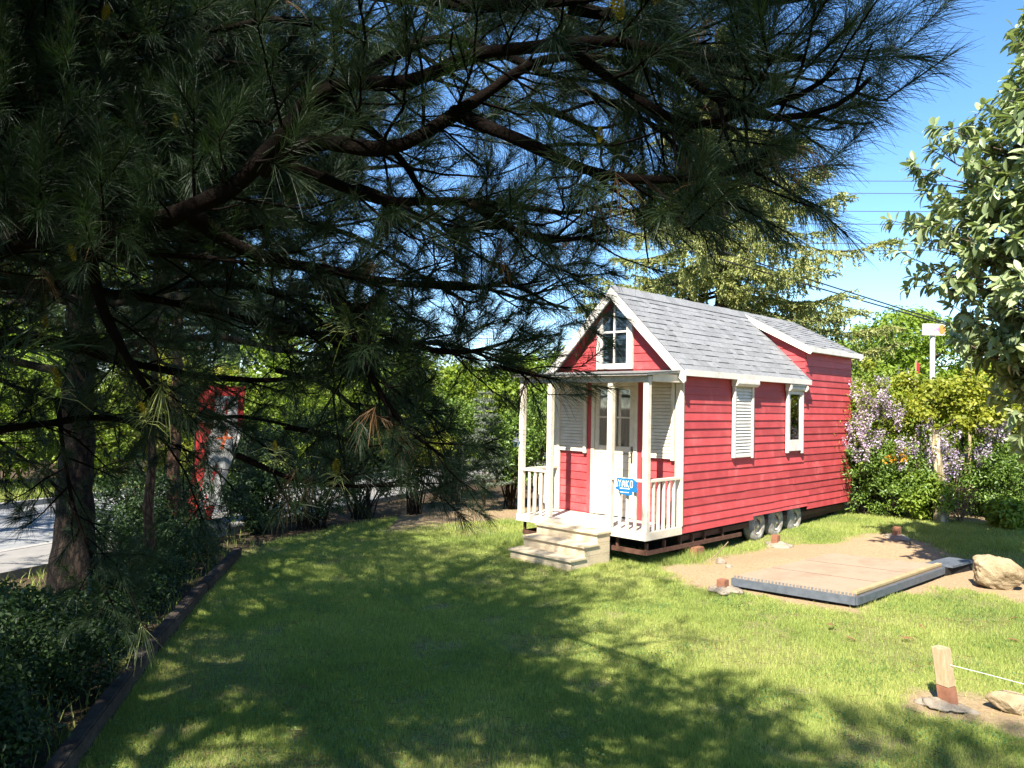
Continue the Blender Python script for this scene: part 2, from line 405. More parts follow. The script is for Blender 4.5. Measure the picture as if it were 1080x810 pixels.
def g(x, y):
    x = np.asarray(x, float); y = np.asarray(y, float)
    z = ZG + .13*sstep(1.5, 6.4, y)*sstep(-7, -4.5, x)
    l = sstep(-.2, .5, poly_dist(x, y, EDGE))
    z = z + l*((fbm(x, y, .9, 31)-.5)*.05 + (fbm(x, y, 4, 33)-.5)*.012)
    z = z + .10*np.exp(-((x-1.15)/.55)**2-((y-1.1)/1.5)**2)
    return z

def axis(a, b, step, far):
    core = np.arange(a, b+1e-6, step); out = []; d = step; v = b
    while v < far:
        d *= 1.35; v += d; out.append(v)
    out2 = []; d = step; v = a
    while v > -far:
        d *= 1.35; v -= d; out2.append(v)
    return np.array(out2[::-1]+list(core)+out)
gx = axis(-8, 7.5, .08, 900); gy = axis(-10.5, 9.5, .08, 900)
X, Y = np.meshgrid(gx, gy, indexing='ij')
Zt = g(X, Y); V = np.stack([X, Y, Zt], -1).reshape(-1, 3)
i, j = np.meshgrid(np.arange(len(gx)-1), np.arange(len(gy)-1), indexing='ij'); i = i.ravel(); j = j.ravel(); ny = len(gy)
Fg = np.stack([i*ny+j, (i+1)*ny+j, (i+1)*ny+j+1, i*ny+j+1], 1)
def ground_mat():
    m, nt, out = mat('lawn_and_soil'); L = nt.links
    tc = N(nt, 'ShaderNodeTexCoord'); at_ = N(nt, 'ShaderNodeAttribute', attribute_name='cover')
    sp = N(nt, 'ShaderNodeSeparateColor'); L.new(at_.outputs['Color'], sp.inputs[0])
    n1 = N(nt, 'ShaderNodeTexNoise', inp={'Scale': 30.0, 'Detail': 8.0, 'Roughness': .75}); L.new(tc.outputs['Object'], n1.inputs['Vector'])
    n2 = N(nt, 'ShaderNodeTexNoise', inp={'Scale': 3.0, 'Detail': 5.0, 'Roughness': .65}); L.new(tc.outputs['Object'], n2.inputs['Vector'])
    grass = ramp(nt, n1.outputs['Fac'], [(.3, (.09, .11, .03)), (.55, (.16, .20, .05)), (.75, (.27, .27, .09))])
    soil = ramp(nt, n1.outputs['Fac'], [(.3, (.035, .024, .015)), (.7, (.10, .07, .042))])
    sand = ramp(nt, n1.outputs['Fac'], [(.28, (.19, .125, .065)), (.5, (.30, .21, .12)), (.75, (.40, .30, .18))])
    lit = ramp(nt, n1.outputs['Fac'], [(.3, (.15, .10, .055)), (.7, (.34, .25, .15))])
    def mixc(a, b, f):
        mx = N(nt, 'ShaderNodeMix', data_type='RGBA'); L.new(f, mx.inputs['Factor']); L.new(a, mx.inputs[6]); L.new(b, mx.inputs[7]); return mx.outputs[2]
    c = mixc(soil, grass, sp.outputs[0]); c = mixc(c, lit, sp.outputs[2]); c = mixc(c, sand, sp.outputs[1])
    b = N(nt, 'ShaderNodeBsdfPrincipled', inp={'Roughness': .95, 'Specular IOR Level': .1}); L.new(c, b.inputs['Base Color'])
    bp = N(nt, 'ShaderNodeBump', inp={'Strength': .8, 'Distance': .03}); L.new(n1.outputs['Fac'], bp.inputs['Height']); L.new(bp.outputs[0], b.inputs['Normal'])
    L.new(b.outputs[0], out.inputs[0]); return m
MT['ground'] = ground_mat()
go = npobj('ground', V, Fg, MT['ground'], smooth=True); go['kind'] = 'structure'
lw, sd, hd, br = masks(V[:, 0], V[:, 1])
col = np.stack([lw, sd, np.maximum(np.maximum(hd*lw, hd*.8), br*lw*.75), np.ones_like(lw)], 1).astype(np.float32)
ca = go.data.color_attributes.new('cover', 'FLOAT_COLOR', 'POINT'); ca.data.foreach_set('color', col.ravel())

# road beyond the planted bed: a strip along direction RD, offset along RN
RD = np.array([-.38, .925]); RD /= np.linalg.norm(RD); RN = np.array([.925, .38]); RN /= np.linalg.norm(RN)
def rp(s, t, z): return (RN[0]*s+RD[0]*t, RN[1]*s+RD[1]*t, z)
def strip(name, s0, s1, z, m, h=0.0, t0=-60, t1=70):
    mb = MB()
    if h: mb.hexa([rp(s0, t0, z-h), rp(s1, t0, z-h), rp(s1, t1, z-h), rp(s0, t1, z-h)], [rp(s0, t0, z), rp(s1, t0, z), rp(s1, t1, z), rp(s0, t1, z)])
    else: mb.add([rp(s0, t0, z), rp(s1, t0, z), rp(s1, t1, z), rp(s0, t1, z)], [(0, 1, 2, 3)])
    o = mb.build(name, MT[m]); o['kind'] = 'structure'; return o
strip('road', -13.0, -8.55, ZG+.006, 'asphalt')
strip('kerb', -8.55, -8.41, ZG+.12, 'kerb', .3)
strip('pavement', -8.405, -7.2, ZG+.115, 'pavement', .3)
strip('kerb', -13.16, -13.0, ZG+.12, 'kerb', .3)

# ------------------------------------------------------------------ house
HOUSE = empty('tiny_house', (-1.2, 2.7, ZG))
tag(HOUSE, 'small red clapboard house on trailer wheels with white porch and grey shingled roof', 'tiny house')
W, LEN, ZE, ZR, YD, ZDE = 2.45, 6.39, 2.38, 3.70, 4.2, 2.95
XM = -W/2
ROW = .128
def slope(x): return ZR-abs(x-XM)*.995
def dslope(x): return ZR-.02-abs(x-XM)*.53
def siding(name, O, U, Nn, lo, hi, z0, z1, holes, parent, extra=None, seed=1):
    r = random.Random(seed); mb = MB(); O = np.array(O, float); U = np.array(U, float); Nn = np.array(Nn, float)
    def pt(u, z, n): return O+U*u+Nn*n+np.array([0, 0, z])
    k = 0
    while z0+k*ROW < z1-.01:
        za = z0+k*ROW; zb = min(za+ROW+.006, z1+.004); k += 1
        a0, b0, a1, b1 = lo(za), hi(za), lo(zb), hi(zb)
        if b0-a0 < .02: continue
        if b1 < a1: a1 = b1 = (a1+b1)/2
        segs = [(a0, b0)]
        for (u0, u1, h0, h1) in holes:
            if h0 < (za+zb)/2 < h1:
                new = []
                for (s, e) in segs:
                    if u1 <= s or u0 >= e: new.append((s, e)); continue
                    if u0 > s: new.append((s, u0))
                    if u1 < e: new.append((u1, e))
                segs = new
        for (s, e) in segs:
            cuts = [s]
            while e-cuts[-1] > 2.6:
                c = cuts[-1]+r.uniform(1.1, 3.4)
                if c > e-.5: break
                cuts.append(c)
            cuts.append(e)
            for q in range(len(cuts)-1):
                ua, ub = cuts[q]+(.0028 if q else 0), cuts[q+1]-(.0028 if q < len(cuts)-2 else 0)
                ta = a1 if abs(ua-a0) < 1e-6 else ua; tb = b1 if abs(ub-b0) < 1e-6 else ub
                if ta > tb: ta = tb = (ta+tb)/2
                p = .016+r.uniform(-.002, .004); dz = r.uniform(-.0035, .0035); dz2 = dz+r.uniform(-.003, .003)
                n_ = max(1, int((ub-ua)/.6))
                for w_ in range(1):
                    mb.hexa([pt(ua, za+dz, 0), pt(ub, za+dz2, 0), pt(ub, za+dz2, p+r.uniform(-.001, .002)), pt(ua, za+dz, p)],
                            [pt(ta, zb, 0), pt(tb, zb, 0), pt(tb, zb, .004), pt(ta, zb, .004)])
    return mb.build(name, MT['red'], parent)
rl = lambda z: max(0, (XM-(ZR-z)/.995)+W) if z > ZE else 0
rh = lambda z: min(W, (XM+(ZR-z)/.995)+W) if z > ZE else W
siding('front_wall', (-W, 0, 0), (1, 0, 0), (0, -1, 0), rl, rh, 0, 3.66, [(W-1.70, W-.78, -1, 2.24)], HOUSE, seed=3)
siding('side_wall', (0, 0, 0), (0, 1, 0), (1, 0, 0), lambda z: 0 if z < ZE-.02 else YD+.002, lambda z: LEN, 0, ZDE, [(2.17, 4.29, -1, .10)], HOUSE, seed=5)
siding('side_wall', (-W, LEN, 0), (0, -1, 0), (-1, 0, 0), lambda z: 0, lambda z: LEN if z < ZE-.02 else LEN-YD-.002, 0, ZDE, [], HOUSE, seed=6)
siding('rear_wall', (0, LEN, 0), (-1, 0, 0), (0, 1, 0), lambda z: 0 if z < ZDE else max(0, -(XM+(ZR-.02-z)/.53)), lambda z: W if z < ZDE else min(W, -(XM-(ZR-.02-z)/.53)), 0, 3.6, [], HOUSE, seed=8)
# wheel-arch board under the side siding
MB().hexa([(0, 2.172, .062), (0, 4.288, .062), (.022, 4.288, .062), (.022, 2.172, .062)], [(0, 2.172, .132), (0, 4.288, .132), (.004, 4.288, .132), (.004, 2.172, .132)]).build('wheel_arch_board', MT['red'], HOUSE)
# cheek walls of the rear dormer (front faces), between the two roof slopes
for sgn in (1, -1):
    mb = MB()
    k = 0; z = ZE
    rr = random.Random(4)
    while z < 3.5:
        zb = z+ROW+.004
        d_in = lambda q: (ZR-q)/.995; d_out = lambda q: min(W/2, (ZR-.02-q)/.53)
        a0, b0, a1, b1 = d_in(z)-.02, d_out(z), d_in(zb)-.02, d_out(zb)
        if b0 > a0:
            if b1 < a1: a1 = b1 = (a1+b1)/2
            f = lambda d: XM+sgn*d
            mb.hexa([(f(a0), YD, z), (f(b0), YD, z), (f(b0), YD-.02, z), (f(a0), YD-.02, z)], [(f(a1), YD, zb), (f(b1), YD, zb), (f(b1), YD-.004, zb), (f(a1), YD-.004, zb)])
        z += ROW
    mb.prism([(XM+sgn*.15, YD+.003, ZR-.15), (XM+sgn*W/2, YD+.003, ZE), (XM+sgn*W/2, YD+.003, ZDE-.02)], (0, .05, 0))
    mb.build('dormer_wall', MT['red'], HOUSE)
# solid core behind the boards, so no light leaks
mb = MB()
mb.prism([(-W+.002, .003, .0), (-.002, .003, .0), (-.002, .003, ZE), (XM, .003, ZR-.06), (-W+.002, .003, ZE)], (0, .08, 0))
mb.prism([(-W+.002, LEN-.003, .0), (-.002, LEN-.003, .0), (-.002, LEN-.003, ZDE-.02), (XM, LEN-.003, ZR-.08), (-W+.002, LEN-.003, ZDE-.02)], (0, -.08, 0))
mb.box(-.08, -.003, .09, LEN-.09, .14, ZE-.03); mb.box(-W+.003, -W+.08, .09, LEN-.09, .03, ZE-.03)
mb.box(-.08, -.003, YD+.06, LEN-.09, ZE-.03, ZDE-.03); mb.box(-W+.003, -W+.08, YD+.06, LEN-.09, ZE-.03, ZDE-.03)
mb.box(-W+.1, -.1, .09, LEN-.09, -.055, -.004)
mb.build('light_block_core', MT['dark'], HOUSE)

# roofs of lapped shingles
def shingles(name, x_ridge, z_ridge, run, sl, sgn, y0, y1, parent, seed):
    r = random.Random(seed); mb = MB(); ca_ = math.cos(math.atan(sl)); dirv = np.array([sgn*ca_, 0, -sl*ca_]); nn = np.array([sgn*sl*ca_, 0, ca_])
    Ls = run/ca_; o = np.array([x_ridge, 0, z_ridge]); nrow = int(round(Ls/.135)); rowl = Ls/nrow
    # deck
    a = o; b = o+dirv*Ls
    mb.hexa([(*(a-nn*.05)[[0]], y0+.004, (a-nn*.05)[2]), (*(b-nn*.05)[[0]], y0+.004, (b-nn*.05)[2]), (*(b-nn*.05)[[0]], y1-.004, (b-nn*.05)[2]), (*(a-nn*.05)[[0]], y1-.004, (a-nn*.05)[2])],
            [(*a[[0]], y0+.004, a[2]), (*b[[0]], y0+.004, b[2]), (*b[[0]], y1-.004, b[2]), (*a[[0]], y1-.004, a[2])])
    for k in range(nrow):
        y = y0; 
        while y < y1-.01:
            w = r.choice([.11, .16, .22, .3]); ye = min(y+w, y1)
            if y1-ye < .06: ye = y1
            th = .006+r.choice([0, .0, .007, .009])+r.uniform(-.001, .001); ex = r.uniform(-.003, .003)
            s0, s1 = max(0, k*rowl-.01), (k+1)*rowl+.006+ex
            A = o+dirv*s0+nn*.001; B = o+dirv*s1+nn*.002; A2 = o+dirv*s0+nn*.004; B2 = o+dirv*s1+nn*(.003+th)
            mb.hexa([(A[0], y, A[2]), (B[0], y, B[2]), (B[0], ye-.001, B[2]), (A[0], ye-.001, A[2])], [(A2[0], y, A2[2]), (B2[0], y, B2[2]), (B2[0], ye-.001, B2[2]), (A2[0], ye-.001, A2[2])])
            y = ye
    return mb.build(name, MT['shingle'], parent)
shingles('roof', XM, ZR+.03, 1.345, .995, 1, -.17, YD-.02, HOUSE, 21)
shingles('roof', XM, ZR+.03, 1.345, .995, -1, -.17, YD-.02, HOUSE, 22)
shingles('dormer_roof', XM, ZR+.045, 1.36, .53, 1, YD-.10, 6.5, HOUSE, 23)
shingles('dormer_roof', XM, ZR+.045, 1.36, .53, -1, YD-.10, 6.5, HOUSE, 24)
mb = MB()
for k in range(26):
    y = -.17+k*.25
    if y > 6.4: break
    mb.prism([(XM-.13, y, ZR-.078), (XM, y, ZR+.058+.003*(k % 3)), (XM+.13, y, ZR-.078), (XM+.13, y, ZR-.068), (XM, y, ZR+.068+.003*(k % 3)), (XM-.13, y, ZR-.068)], (0, .247, 0))
mb.build('ridge_cap', MT['shingle'], HOUSE)
# barge boards, eave boards
def barge(name, y, sl, zr, run, h, sgn, m, th=.03):
    mb = MB(); x0, x1 = XM, XM+sgn*run
    mb.prism([(x0, y, zr), (x1, y, zr-sl*run), (x1, y, zr-sl*run-h*.8), (x1-sgn*.03, y, zr-sl*run-h), (x0, y, zr-h*1.2)], (0, th, 0))
    return mb.build(name, MT[m], HOUSE, bevel=.003)
for sgn in (1, -1):
    barge('barge_board', -.205, .995, ZR+.022, 1.375, .15, sgn, 'white')
    barge('barge_board', YD-.135, .53, ZR+.04, 1.39, .12, sgn, 'white')
    barge('barge_board', 6.503, .53, ZR+.04, 1.39, .12, sgn, 'white')
    # soffit boards closing the eave
    f = lambda d: XM+sgn*d
    MB().box(min(f(1.338), f(1.363)), max(f(1.338), f(1.363)), -.168, YD-.03, ZE-.065, ZE+.028).build('eave_board', MT['white'], HOUSE, bevel=.003)
    MB().box(min(f(1.238), f(1.336)), max(f(1.238), f(1.336)), -.168, YD-.03, ZE-.055, ZE-.035).build('soffit', MT['white'], HOUSE)
    MB().box(min(f(1.345), f(1.372)), max(f(1.345), f(1.372)), YD-.10, 6.68, ZDE-.02, ZDE+.085).build('eave_board', MT['white'], HOUSE, bevel=.003)
    MB().box(min(f(1.238), f(1.343)), max(f(1.238), f(1.343)), YD-.098, 6.49, ZDE-.012, ZDE+.008).build('soffit', MT['white'], HOUSE)

# gable window, cut by the roof line
def gz(x, dz): return ZR-.15-abs(x-XM)*.995-dz
GW = empty('gable_window', (0, 0, 0), HOUSE); GW.location = (XM+1.2, -2.7, 2.44-ZG)
GW.location = (XM-HOUSE.location.x, 0-HOUSE.location.y, 2.44-HOUSE.location.z)
xl, xr, zb = -1.60, -.90, 2.44
mb = MB()
mb.prism([(xl, -.062, zb), (xl+.11, -.062, zb), (xl+.11, -.062, gz(xl+.11, 0)), (xl, -.062, gz(xl, 0))], (0, .062, 0))
mb.prism([(xr-.11, -.062, zb), (xr, -.062, zb), (xr, -.062, gz(xr, 0)), (xr-.11, -.062, gz(xr-.11, 0))], (0, .062, 0))
mb.box(xl+.111, xr-.111, -.064, 0, zb, zb+.09)
mb.build('window_frame', MT['white'], GW, bevel=.004)
mb = MB(); mb.box(XM-.045, XM-.02, -.05, -.008, zb+.091, gz(XM-.03, .0)-.0); mb.box(xl+.112, XM-.046, -.049, -.009, 3.02, 3.05); mb.box(XM-.019, xr-.112, -.049, -.009, 3.02, 3.05)
mb.build('glazing_bar', MT['white'], GW)
MB().prism([(xl+.112, -.032, zb+.092), (xr-.112, -.032, zb+.092), (xr-.112, -.032, gz(xr-.112, 0)), (XM, -.032, gz(XM, 0)), (xl+.112, -.032, gz(xl+.112, 0))], (0, .004, 0)).build('pane', MT['glass'], GW)
MB().prism([(xl+.112, -.0235, zb+.092), (xr-.112, -.0235, zb+.092), (xr-.112, -.0235, gz(xr-.112, 0)), (XM, -.0235, gz(XM, 0)), (xl+.112, -.0235, gz(xl+.112, 0))], (0, .001, 0)).build('room_tone_sheet', MT['interior'], GW)  # flat grey sheet standing in for the room's light behind the pane

# front door
DOOR = empty('door', (-1.24-HOUSE.location.x, -HOUSE.location.y, .11-HOUSE.location.z), HOUSE)
mb = MB(); mb.box(-1.695, -1.625, -.05, .0, .115, 2.235); mb.box(-.855, -.785, -.05, .0, .115, 2.235); mb.box(-1.624, -.856, -.048, .0, 2.165, 2.235)
mb.build('door_frame', MT['ivory'], DOOR, bevel=.004)
mb = MB()
for k in range(8):
    z = .125+k*.122; mb.box(-1.535, -.945, -.032+.0, -.004, z, z+.118)
mb.box(-1.62, -1.538, -.036, -.004, .12, 2.16); mb.box(-.942, -.86, -.036, -.004, .12, 2.16)
mb.box(-1.537, -.943, -.037, -.004, 1.105, 1.225); mb.box(-1.537, -.943, -.036, -.004, 2.12, 2.16)
mb.build('door_leaf', MT['ivory'], DOOR, bevel=.003)
mb = MB(); mb.box(-1.29, -1.2, -.035, -.012, 1.226, 2.119); mb.box(-1.536, -1.291, -.033, -.014, 1.665, 1.69); mb.box(-1.199, -.944, -.033, -.014, 1.665, 1.69)
mb.build('glazing_bar', MT['ivory'], DOOR)
MB().box(-1.536, -.944, -.024, -.021, 1.226, 2.119).build('pane', MT['glass'], DOOR)
mb = MB()
xs = np.linspace(-1.536, -.944, 90)
V = []; 
for x in xs:
    yy = -.009+.004*math.sin(x*70)+.002*math.sin(x*171+1)
    V += [(x, yy, 1.226), (x, yy, 2.119)]
mb.add(V, [(2*i, 2*i+2, 2*i+3, 2*i+1) for i in range(89)]); mb.build('curtain', MT['curtain'], DOOR)
mb = MB(); mb.box(-.905, -.873, -.052, -.037, .98, 1.23); mb.tube([(-.889, -.052, 1.13), (-.889, -.085, 1.13), (-.9, -.092, 1.13), (-1.0, -.092, 1.125)], .009, 8)
mb.build('handle', MT['handle'], DOOR, bevel=.003)
# trim posts by the door and corners
for x0, x1 in ((-1.775, -1.697), (-.783, -.70)):
    MB().box(x0, x1, -.04, .0, .115, 2.27).build('trim_board', MT['red'], HOUSE, bevel=.003)
MB().box(-.10, .03, -.06, -.023, .11, ZE-.02).build('corner_post', MT['ivory'], HOUSE, bevel=.004)
MB().box(-W-.03, -W+.09, -.06, -.023, .11, ZE-.02).build('corner_post', MT['ivory'], HOUSE, bevel=.004)

# roller shutters: frame, slats, (box)
def shutter(name, O, U, Nn, u0, u1, z0, z1, m, box=None, lowered=True, label=None):
    O = np.array(O, float); U = np.array(U, float); Nn = np.array(Nn, float)
    e = empty(name, tuple(O+U*(u0+u1)/2+np.array([0, 0, z0])-world_off(HOUSE)), HOUSE)
    if label: e['label'] = label
    def bx(mb, a, b, n0, n1, c, d):
        P = lambda u, n, z: O+U*u+Nn*n+np.array([0, 0, z])
        mb.hexa([P(a, n0, c), P(b, n0, c), P(b, n1, c), P(a, n1, c)], [P(a, n0, d), P(b, n0, d), P(b, n1, d), P(a, n1, d)])
    mb = MB(); bx(mb, u0, u0+.055, .024, .07, z0-.03, z1); bx(mb, u1-.055, u1, .024, .07, z0-.05, z1)
    mb.build('guide_rail', MT[m], e, bevel=.003)
    P = lambda u, n, z: O+U*u+Nn*n+np.array([0, 0, z])
    if lowered:
        mb = MB(); z = z0; p = .052
        while z < z1-.01:
            q = min(z+p, z1); a, b = u0+.057, u1-.057
            mb.hexa([P(a, .026, z), P(b, .026, z), P(b, .052, z+.004), P(a, .052, z+.004)], [P(a, .026, q-.002), P(b, .026, q-.002), P(b, .040, q-.006), P(a, .040, q-.006)])
            z += p
        mb.build('slats', MT[m], e)
        mb = MB(); bx(mb, u0+.057, u1-.057, .0225, .0255, z0, z1); mb.build('backing', MT['interior'], e)
        mb = MB(); bx(mb, u0+.05, u1-.05, .024, .06, z0-.028, z0-.001); mb.build('bottom_bar', MT[m], e, bevel=.003)
    else:
        mb = MB(); bx(mb, u0+.057, u0+.115, .024, .058, z0, z1); bx(mb, u1-.115, u1-.057, .024, .058, z0, z1); bx(mb, u0+.116, u1-.116, .024, .056, z0, z0+.2); bx(mb, u0+.116, u1-.116, .024, .056, z1-.05, z1)
        mb.build('sash', MT[m], e, bevel=.003)
        mb = MB(); bx(mb, u0+.117, u1-.117, .036, .04, z0+.201, z1-.051); mb.build('pane', MT['glass'], e)
        mb = MB(); bx(mb, u0+.117, u1-.117, .0235, .0255, z0+.201, z1-.051); mb.build('room_tone_sheet', MT['interior'], e)  # same stand-in sheet, room brightness put into its colour
    if box:
        b0, b1, zt, pr = box
        mb = MB(); pts = [P(b0, .024, z1+.001), P(b0, pr*.75, z1+.001), P(b0, pr, z1+.04), P(b0, pr, zt-.03), P(b0, pr*.8, zt), P(b0, .024, zt)]
        if lowered: mb.prism(pts, U*(b1-b0))
        else:
            mb.prism(pts, U*.05); mb.prism([p+U*(b1-b0-.05) for p in pts], U*.05)
            bx(mb, b0+.051, b1-.051, .024, pr*.8, zt-.03, zt); bx(mb, b0+.051, b1-.051, .024, .05, z1, zt-.031)
            mb.tube([P(b0+.051, pr*.45, z1+.06), P(b1-.051, pr*.45, z1+.06)], .045, 10)
        mb.build('shutter_box', MT[m], e, bevel=.006)
    return e
shutter('roller_shutter', (0, 0, 0), (1, 0, 0), (0, -1, 0), -2.42, -1.79, 1.13, 2.26, 'ivory')
shutter('roller_shutter', (0, 0, 0), (1, 0, 0), (0, -1, 0), -.68, -.115, 1.11, 2.26, 'ivory')
shutter('roller_shutter', (0, 0, 0), (0, 1, 0), (1, 0, 0), 1.40, 2.06, 1.09, 2.21, 'white', (1.37, 2.1, 2.335, .15))
shutter('side_window', (0, 0, 0), (0, 1, 0), (1, 0, 0), 3.33, 3.98, 1.11, 2.18, 'white', (3.30, 4.03, 2.31, .14), lowered=False, label='side window with raised roller shutter and open box')

# porch
PY = -.935
PO = empty('porch', (XM-HOUSE.location.x, PY/2-HOUSE.location.y, -HOUSE.location.z), HOUSE)
mb = MB(); n = 8
for k in range(n):
    y0 = PY+.03+k*(.9/n); mb.box(-W+.02, -.02, y0, y0+.9/n-.004, .075, .105)
mb.build('deck', MT['deck'], PO, bevel=.002)
mb = MB(); mb.box(-W-.02, .02, PY-.025, PY+.005, -.007, .108); mb.box(-.01, .02, PY+.006, -.025, -.007, .107); mb.box(-W-.02, -W+.01, PY+.006, -.025, -.007, .107)
mb.build('deck_fascia', MT['ivory'], PO, bevel=.003)
MB().box(-W+.011, -.011, PY+.006, -.03, -.004, .07).build('joists', MT['dark'], PO)
for x in (-W+.025, -1.825, -.65, -.025):
    MB().box(x-.042, x+.042, PY+.0, PY+.084, .109, 2.205).build('porch_post', MT['ivory'], PO, bevel=.005)
rails = [((-W+.07, PY+.042), (-1.87, PY+.042), 3), ((-.605, PY+.042), (-.07, PY+.042), 3), ((-.025, PY+.087), (-.025, -.065), 5), ((-W+.025, PY+.087), (-W+.025, -.065), 5)]
bal_mesh = None
for (a, b, nb) in rails:
    a = np.array(a); b = np.array(b)
    mb = MB(); mb.bar((*a, .815), (*b, .815), .065, .04); mb.build('handrail', MT['ivory'], PO, bevel=.004)
    for k in range(nb):
        p = a+(b-a)*(k+1)/(nb+1)
        if bal_mesh is None:
            b0 = MB().box(p[0]-.02, p[0]+.02, p[1]-.015, p[1]+.015, .109, .796).build('baluster', MT['ivory'], PO, bevel=.003)
            bal_mesh = b0; p0 = p
        else:
            c = bal_mesh.copy(); COL.objects.link(c); c.parent = PO; c.location = (p[0]-p0[0], p[1]-p0[1], 0)
mb = MB(); mb.box(-W-.02, .02, PY-.01, PY+.09, 2.2, 2.285); mb.build('porch_beam', MT['beam'], PO, bevel=.004)
for xa, xb in ((-.06, .025), (-W-.025, -W+.06)): MB().box(xa, xb, PY+.092, -.065, 2.215, 2.33).build('side_beam', MT['ivory'], PO, bevel=.004)
mb = MB(); mb.hexa([(-W-.10, PY-.09, 2.289), (.06, PY-.09, 2.289), (.06, -.025, 2.365), (-W-.10, -.025, 2.365)], [(-W-.10, PY-.09, 2.318), (.06, PY-.09, 2.318), (.06, -.025, 2.40), (-W-.10, -.025, 2.40)])
mb.build('porch_roof', MT['beam'], PO, bevel=.003)
mb = MB(); mb.hexa([(-W-.12, PY-.11, 2.3195), (.075, PY-.11, 2.3195), (.075, -.022, 2.403), (-W-.12, -.022, 2.403)], [(-W-.12, PY-.11, 2.328), (.075, PY-.11, 2.328), (.075, -.022, 2.412), (-W-.12, -.022, 2.412)])
mb.build('roofing_felt', MT['roofedge'], PO)

# chassis
mb = MB()
mb.bar((-.05, -.85, -.19), (-.05, 1.85, -.21), .05, .06); mb.bar((-.05, -.85, -.19), (-2.4, -.85, -.19), .05, .06); mb.bar((-2.4, -.85, -.19), (-2.4, 1.85, -.21), .05, .06)
for y in (-.84, -.4, .02, .36, .7, 1.25): mb.box(-.075, -.035, y, y+.035, -.18, -.058)
for x in (-2.39, -1.7, -.55): mb.box(x, x+.035, -.87, -.835, -.18, -.008)
mb.box(-.14, -.09, .1, 6.3, -.14, -.058); mb.box(-2.36, -2.31, .1, 6.3, -.14, -.058)
mb.bar((-.3, 4.3, -.24), (-.12, 6.25, -.12), .08, .1)
mb.build('chassis', MT['steel'], HOUSE)
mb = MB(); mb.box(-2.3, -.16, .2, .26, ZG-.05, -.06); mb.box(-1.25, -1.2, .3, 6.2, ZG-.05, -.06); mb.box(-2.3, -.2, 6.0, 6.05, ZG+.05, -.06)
mb.build('underfloor_shade_panel', MT['dark'], HOUSE)  # near-black sheets added to stand for the shadow below the floor
def lathe(prof, c, k=28):
    """profile of (radius, x) turned about an X axis through c"""
    V = []; F = []; n = len(prof)
    for i in range(k):
        a = 2*math.pi*i/k
        for (r, x) in prof: V.append((c[0]+x, c[1]+r*math.cos(a), c[2]+r*math.sin(a)))
    for i in range(k):
        for q in range(n-1):
            F.append((i*n+q, ((i+1) % k)*n+q, ((i+1) % k)*n+q+1, i*n+q+1))
    return V, F
wheel0 = None
for cy in (2.50, 3.20, 3.95):
    if wheel0 is None:
        c = (-.06, cy, -.14)
        WH = empty('wheel', (c[0]-HOUSE.location.x, c[1]-HOUSE.location.y, c[2]-HOUSE.location.z), HOUSE)
        mb = MB(); V, F = lathe([(.155, -.16), (.20, -.165), (.26, -.15), (.285, -.12), (.288, -.08), (.284, -.04), (.265, -.010), (.22, .008), (.175, .008), (.156, -.01)], c); mb.add(V, F)
        ty = mb.build('tyre', MT['tyre'], WH, smooth=True)
        mb = MB(); V, F = lathe([(.160, -.02), (.157, .0), (.147, .004), (.137, -.02), (.115, -.045), (.075, -.03), (.05, -.028), (.045, .0), (.03, .008), (0.001, .010)], c); mb.add(V, F)
        for q in range(5):
            a = q*2*math.pi/5; V, F = lathe([(.0001, -.014), (.007, -.014), (.007, -.03)], (c[0], c[1]+.06*math.cos(a), c[2]+.06*math.sin(a)), 8); mb.add(V, F)
        ri = mb.build('rim', MT['rim'], WH, smooth=True)
        wheel0 = (WH, cy)
    else:
        w2 = wheel0[0].copy(); COL.objects.link(w2); w2.parent = HOUSE; w2.location.y = cy-HOUSE.location.y
        for ch in (ty, ri):
            d = ch.copy(); COL.objects.link(d); d.parent = w2

# steps up to the porch
ST = empty('wooden_steps', (-1.16, PY-.45, ZG)); tag(ST, 'pale unpainted wooden steps with three treads leading up to the porch', 'steps')
sx0, sx1 = -1.74, -.585
for k, (zt, y0, y1) in enumerate([(.07, PY-.36, PY-.027), (-.085, PY-.64, PY-.30), (-.24, PY-.92, PY-.58)]):
    MB().hexa([(sx0, y0, zt-.032), (sx1-.09, y0, zt-.032), (sx1+.02, y0+.09, zt-.032), (sx0, y1, zt-.032)][:3]+[(sx1+.02, y1, zt-.032)] if False else [(sx0-.01, y0, zt-.032), (sx1+.02, y0, zt-.032), (sx1+.02, y1, zt-.032), (sx0-.01, y1, zt-.032)],
              [(sx0-.01, y0, zt), (sx1+.02, y0, zt), (sx1+.02, y1, zt), (sx0-.01, y1, zt)]).build('tread', MT['pine_wood'], ST, bevel=.004)
    MB().box(sx0, sx1, y0+.035, y0+.06, zt-.155-(.03 if k == 2 else 0), zt-.034).build('riser', MT['pine_wood'], ST, bevel=.002)
for x in (sx0, sx1-.026):
    mb = MB(); mb.box(x, x+.025, PY-.298, PY-.03, -.08, .036); mb.box(x, x+.025, PY-.578, PY-.03, -.238, -.12); mb.box(x, x+.025, PY-.855, PY-.03, ZG+.01, -.275)
    mb.box(x, x+.024, PY-.29, PY-.03, -.119, -.081); mb.box(x, x+.024, PY-.57, PY-.03, -.274, -.239)
    mb.build('side_panel', MT['pine_wood'], ST, bevel=.002)

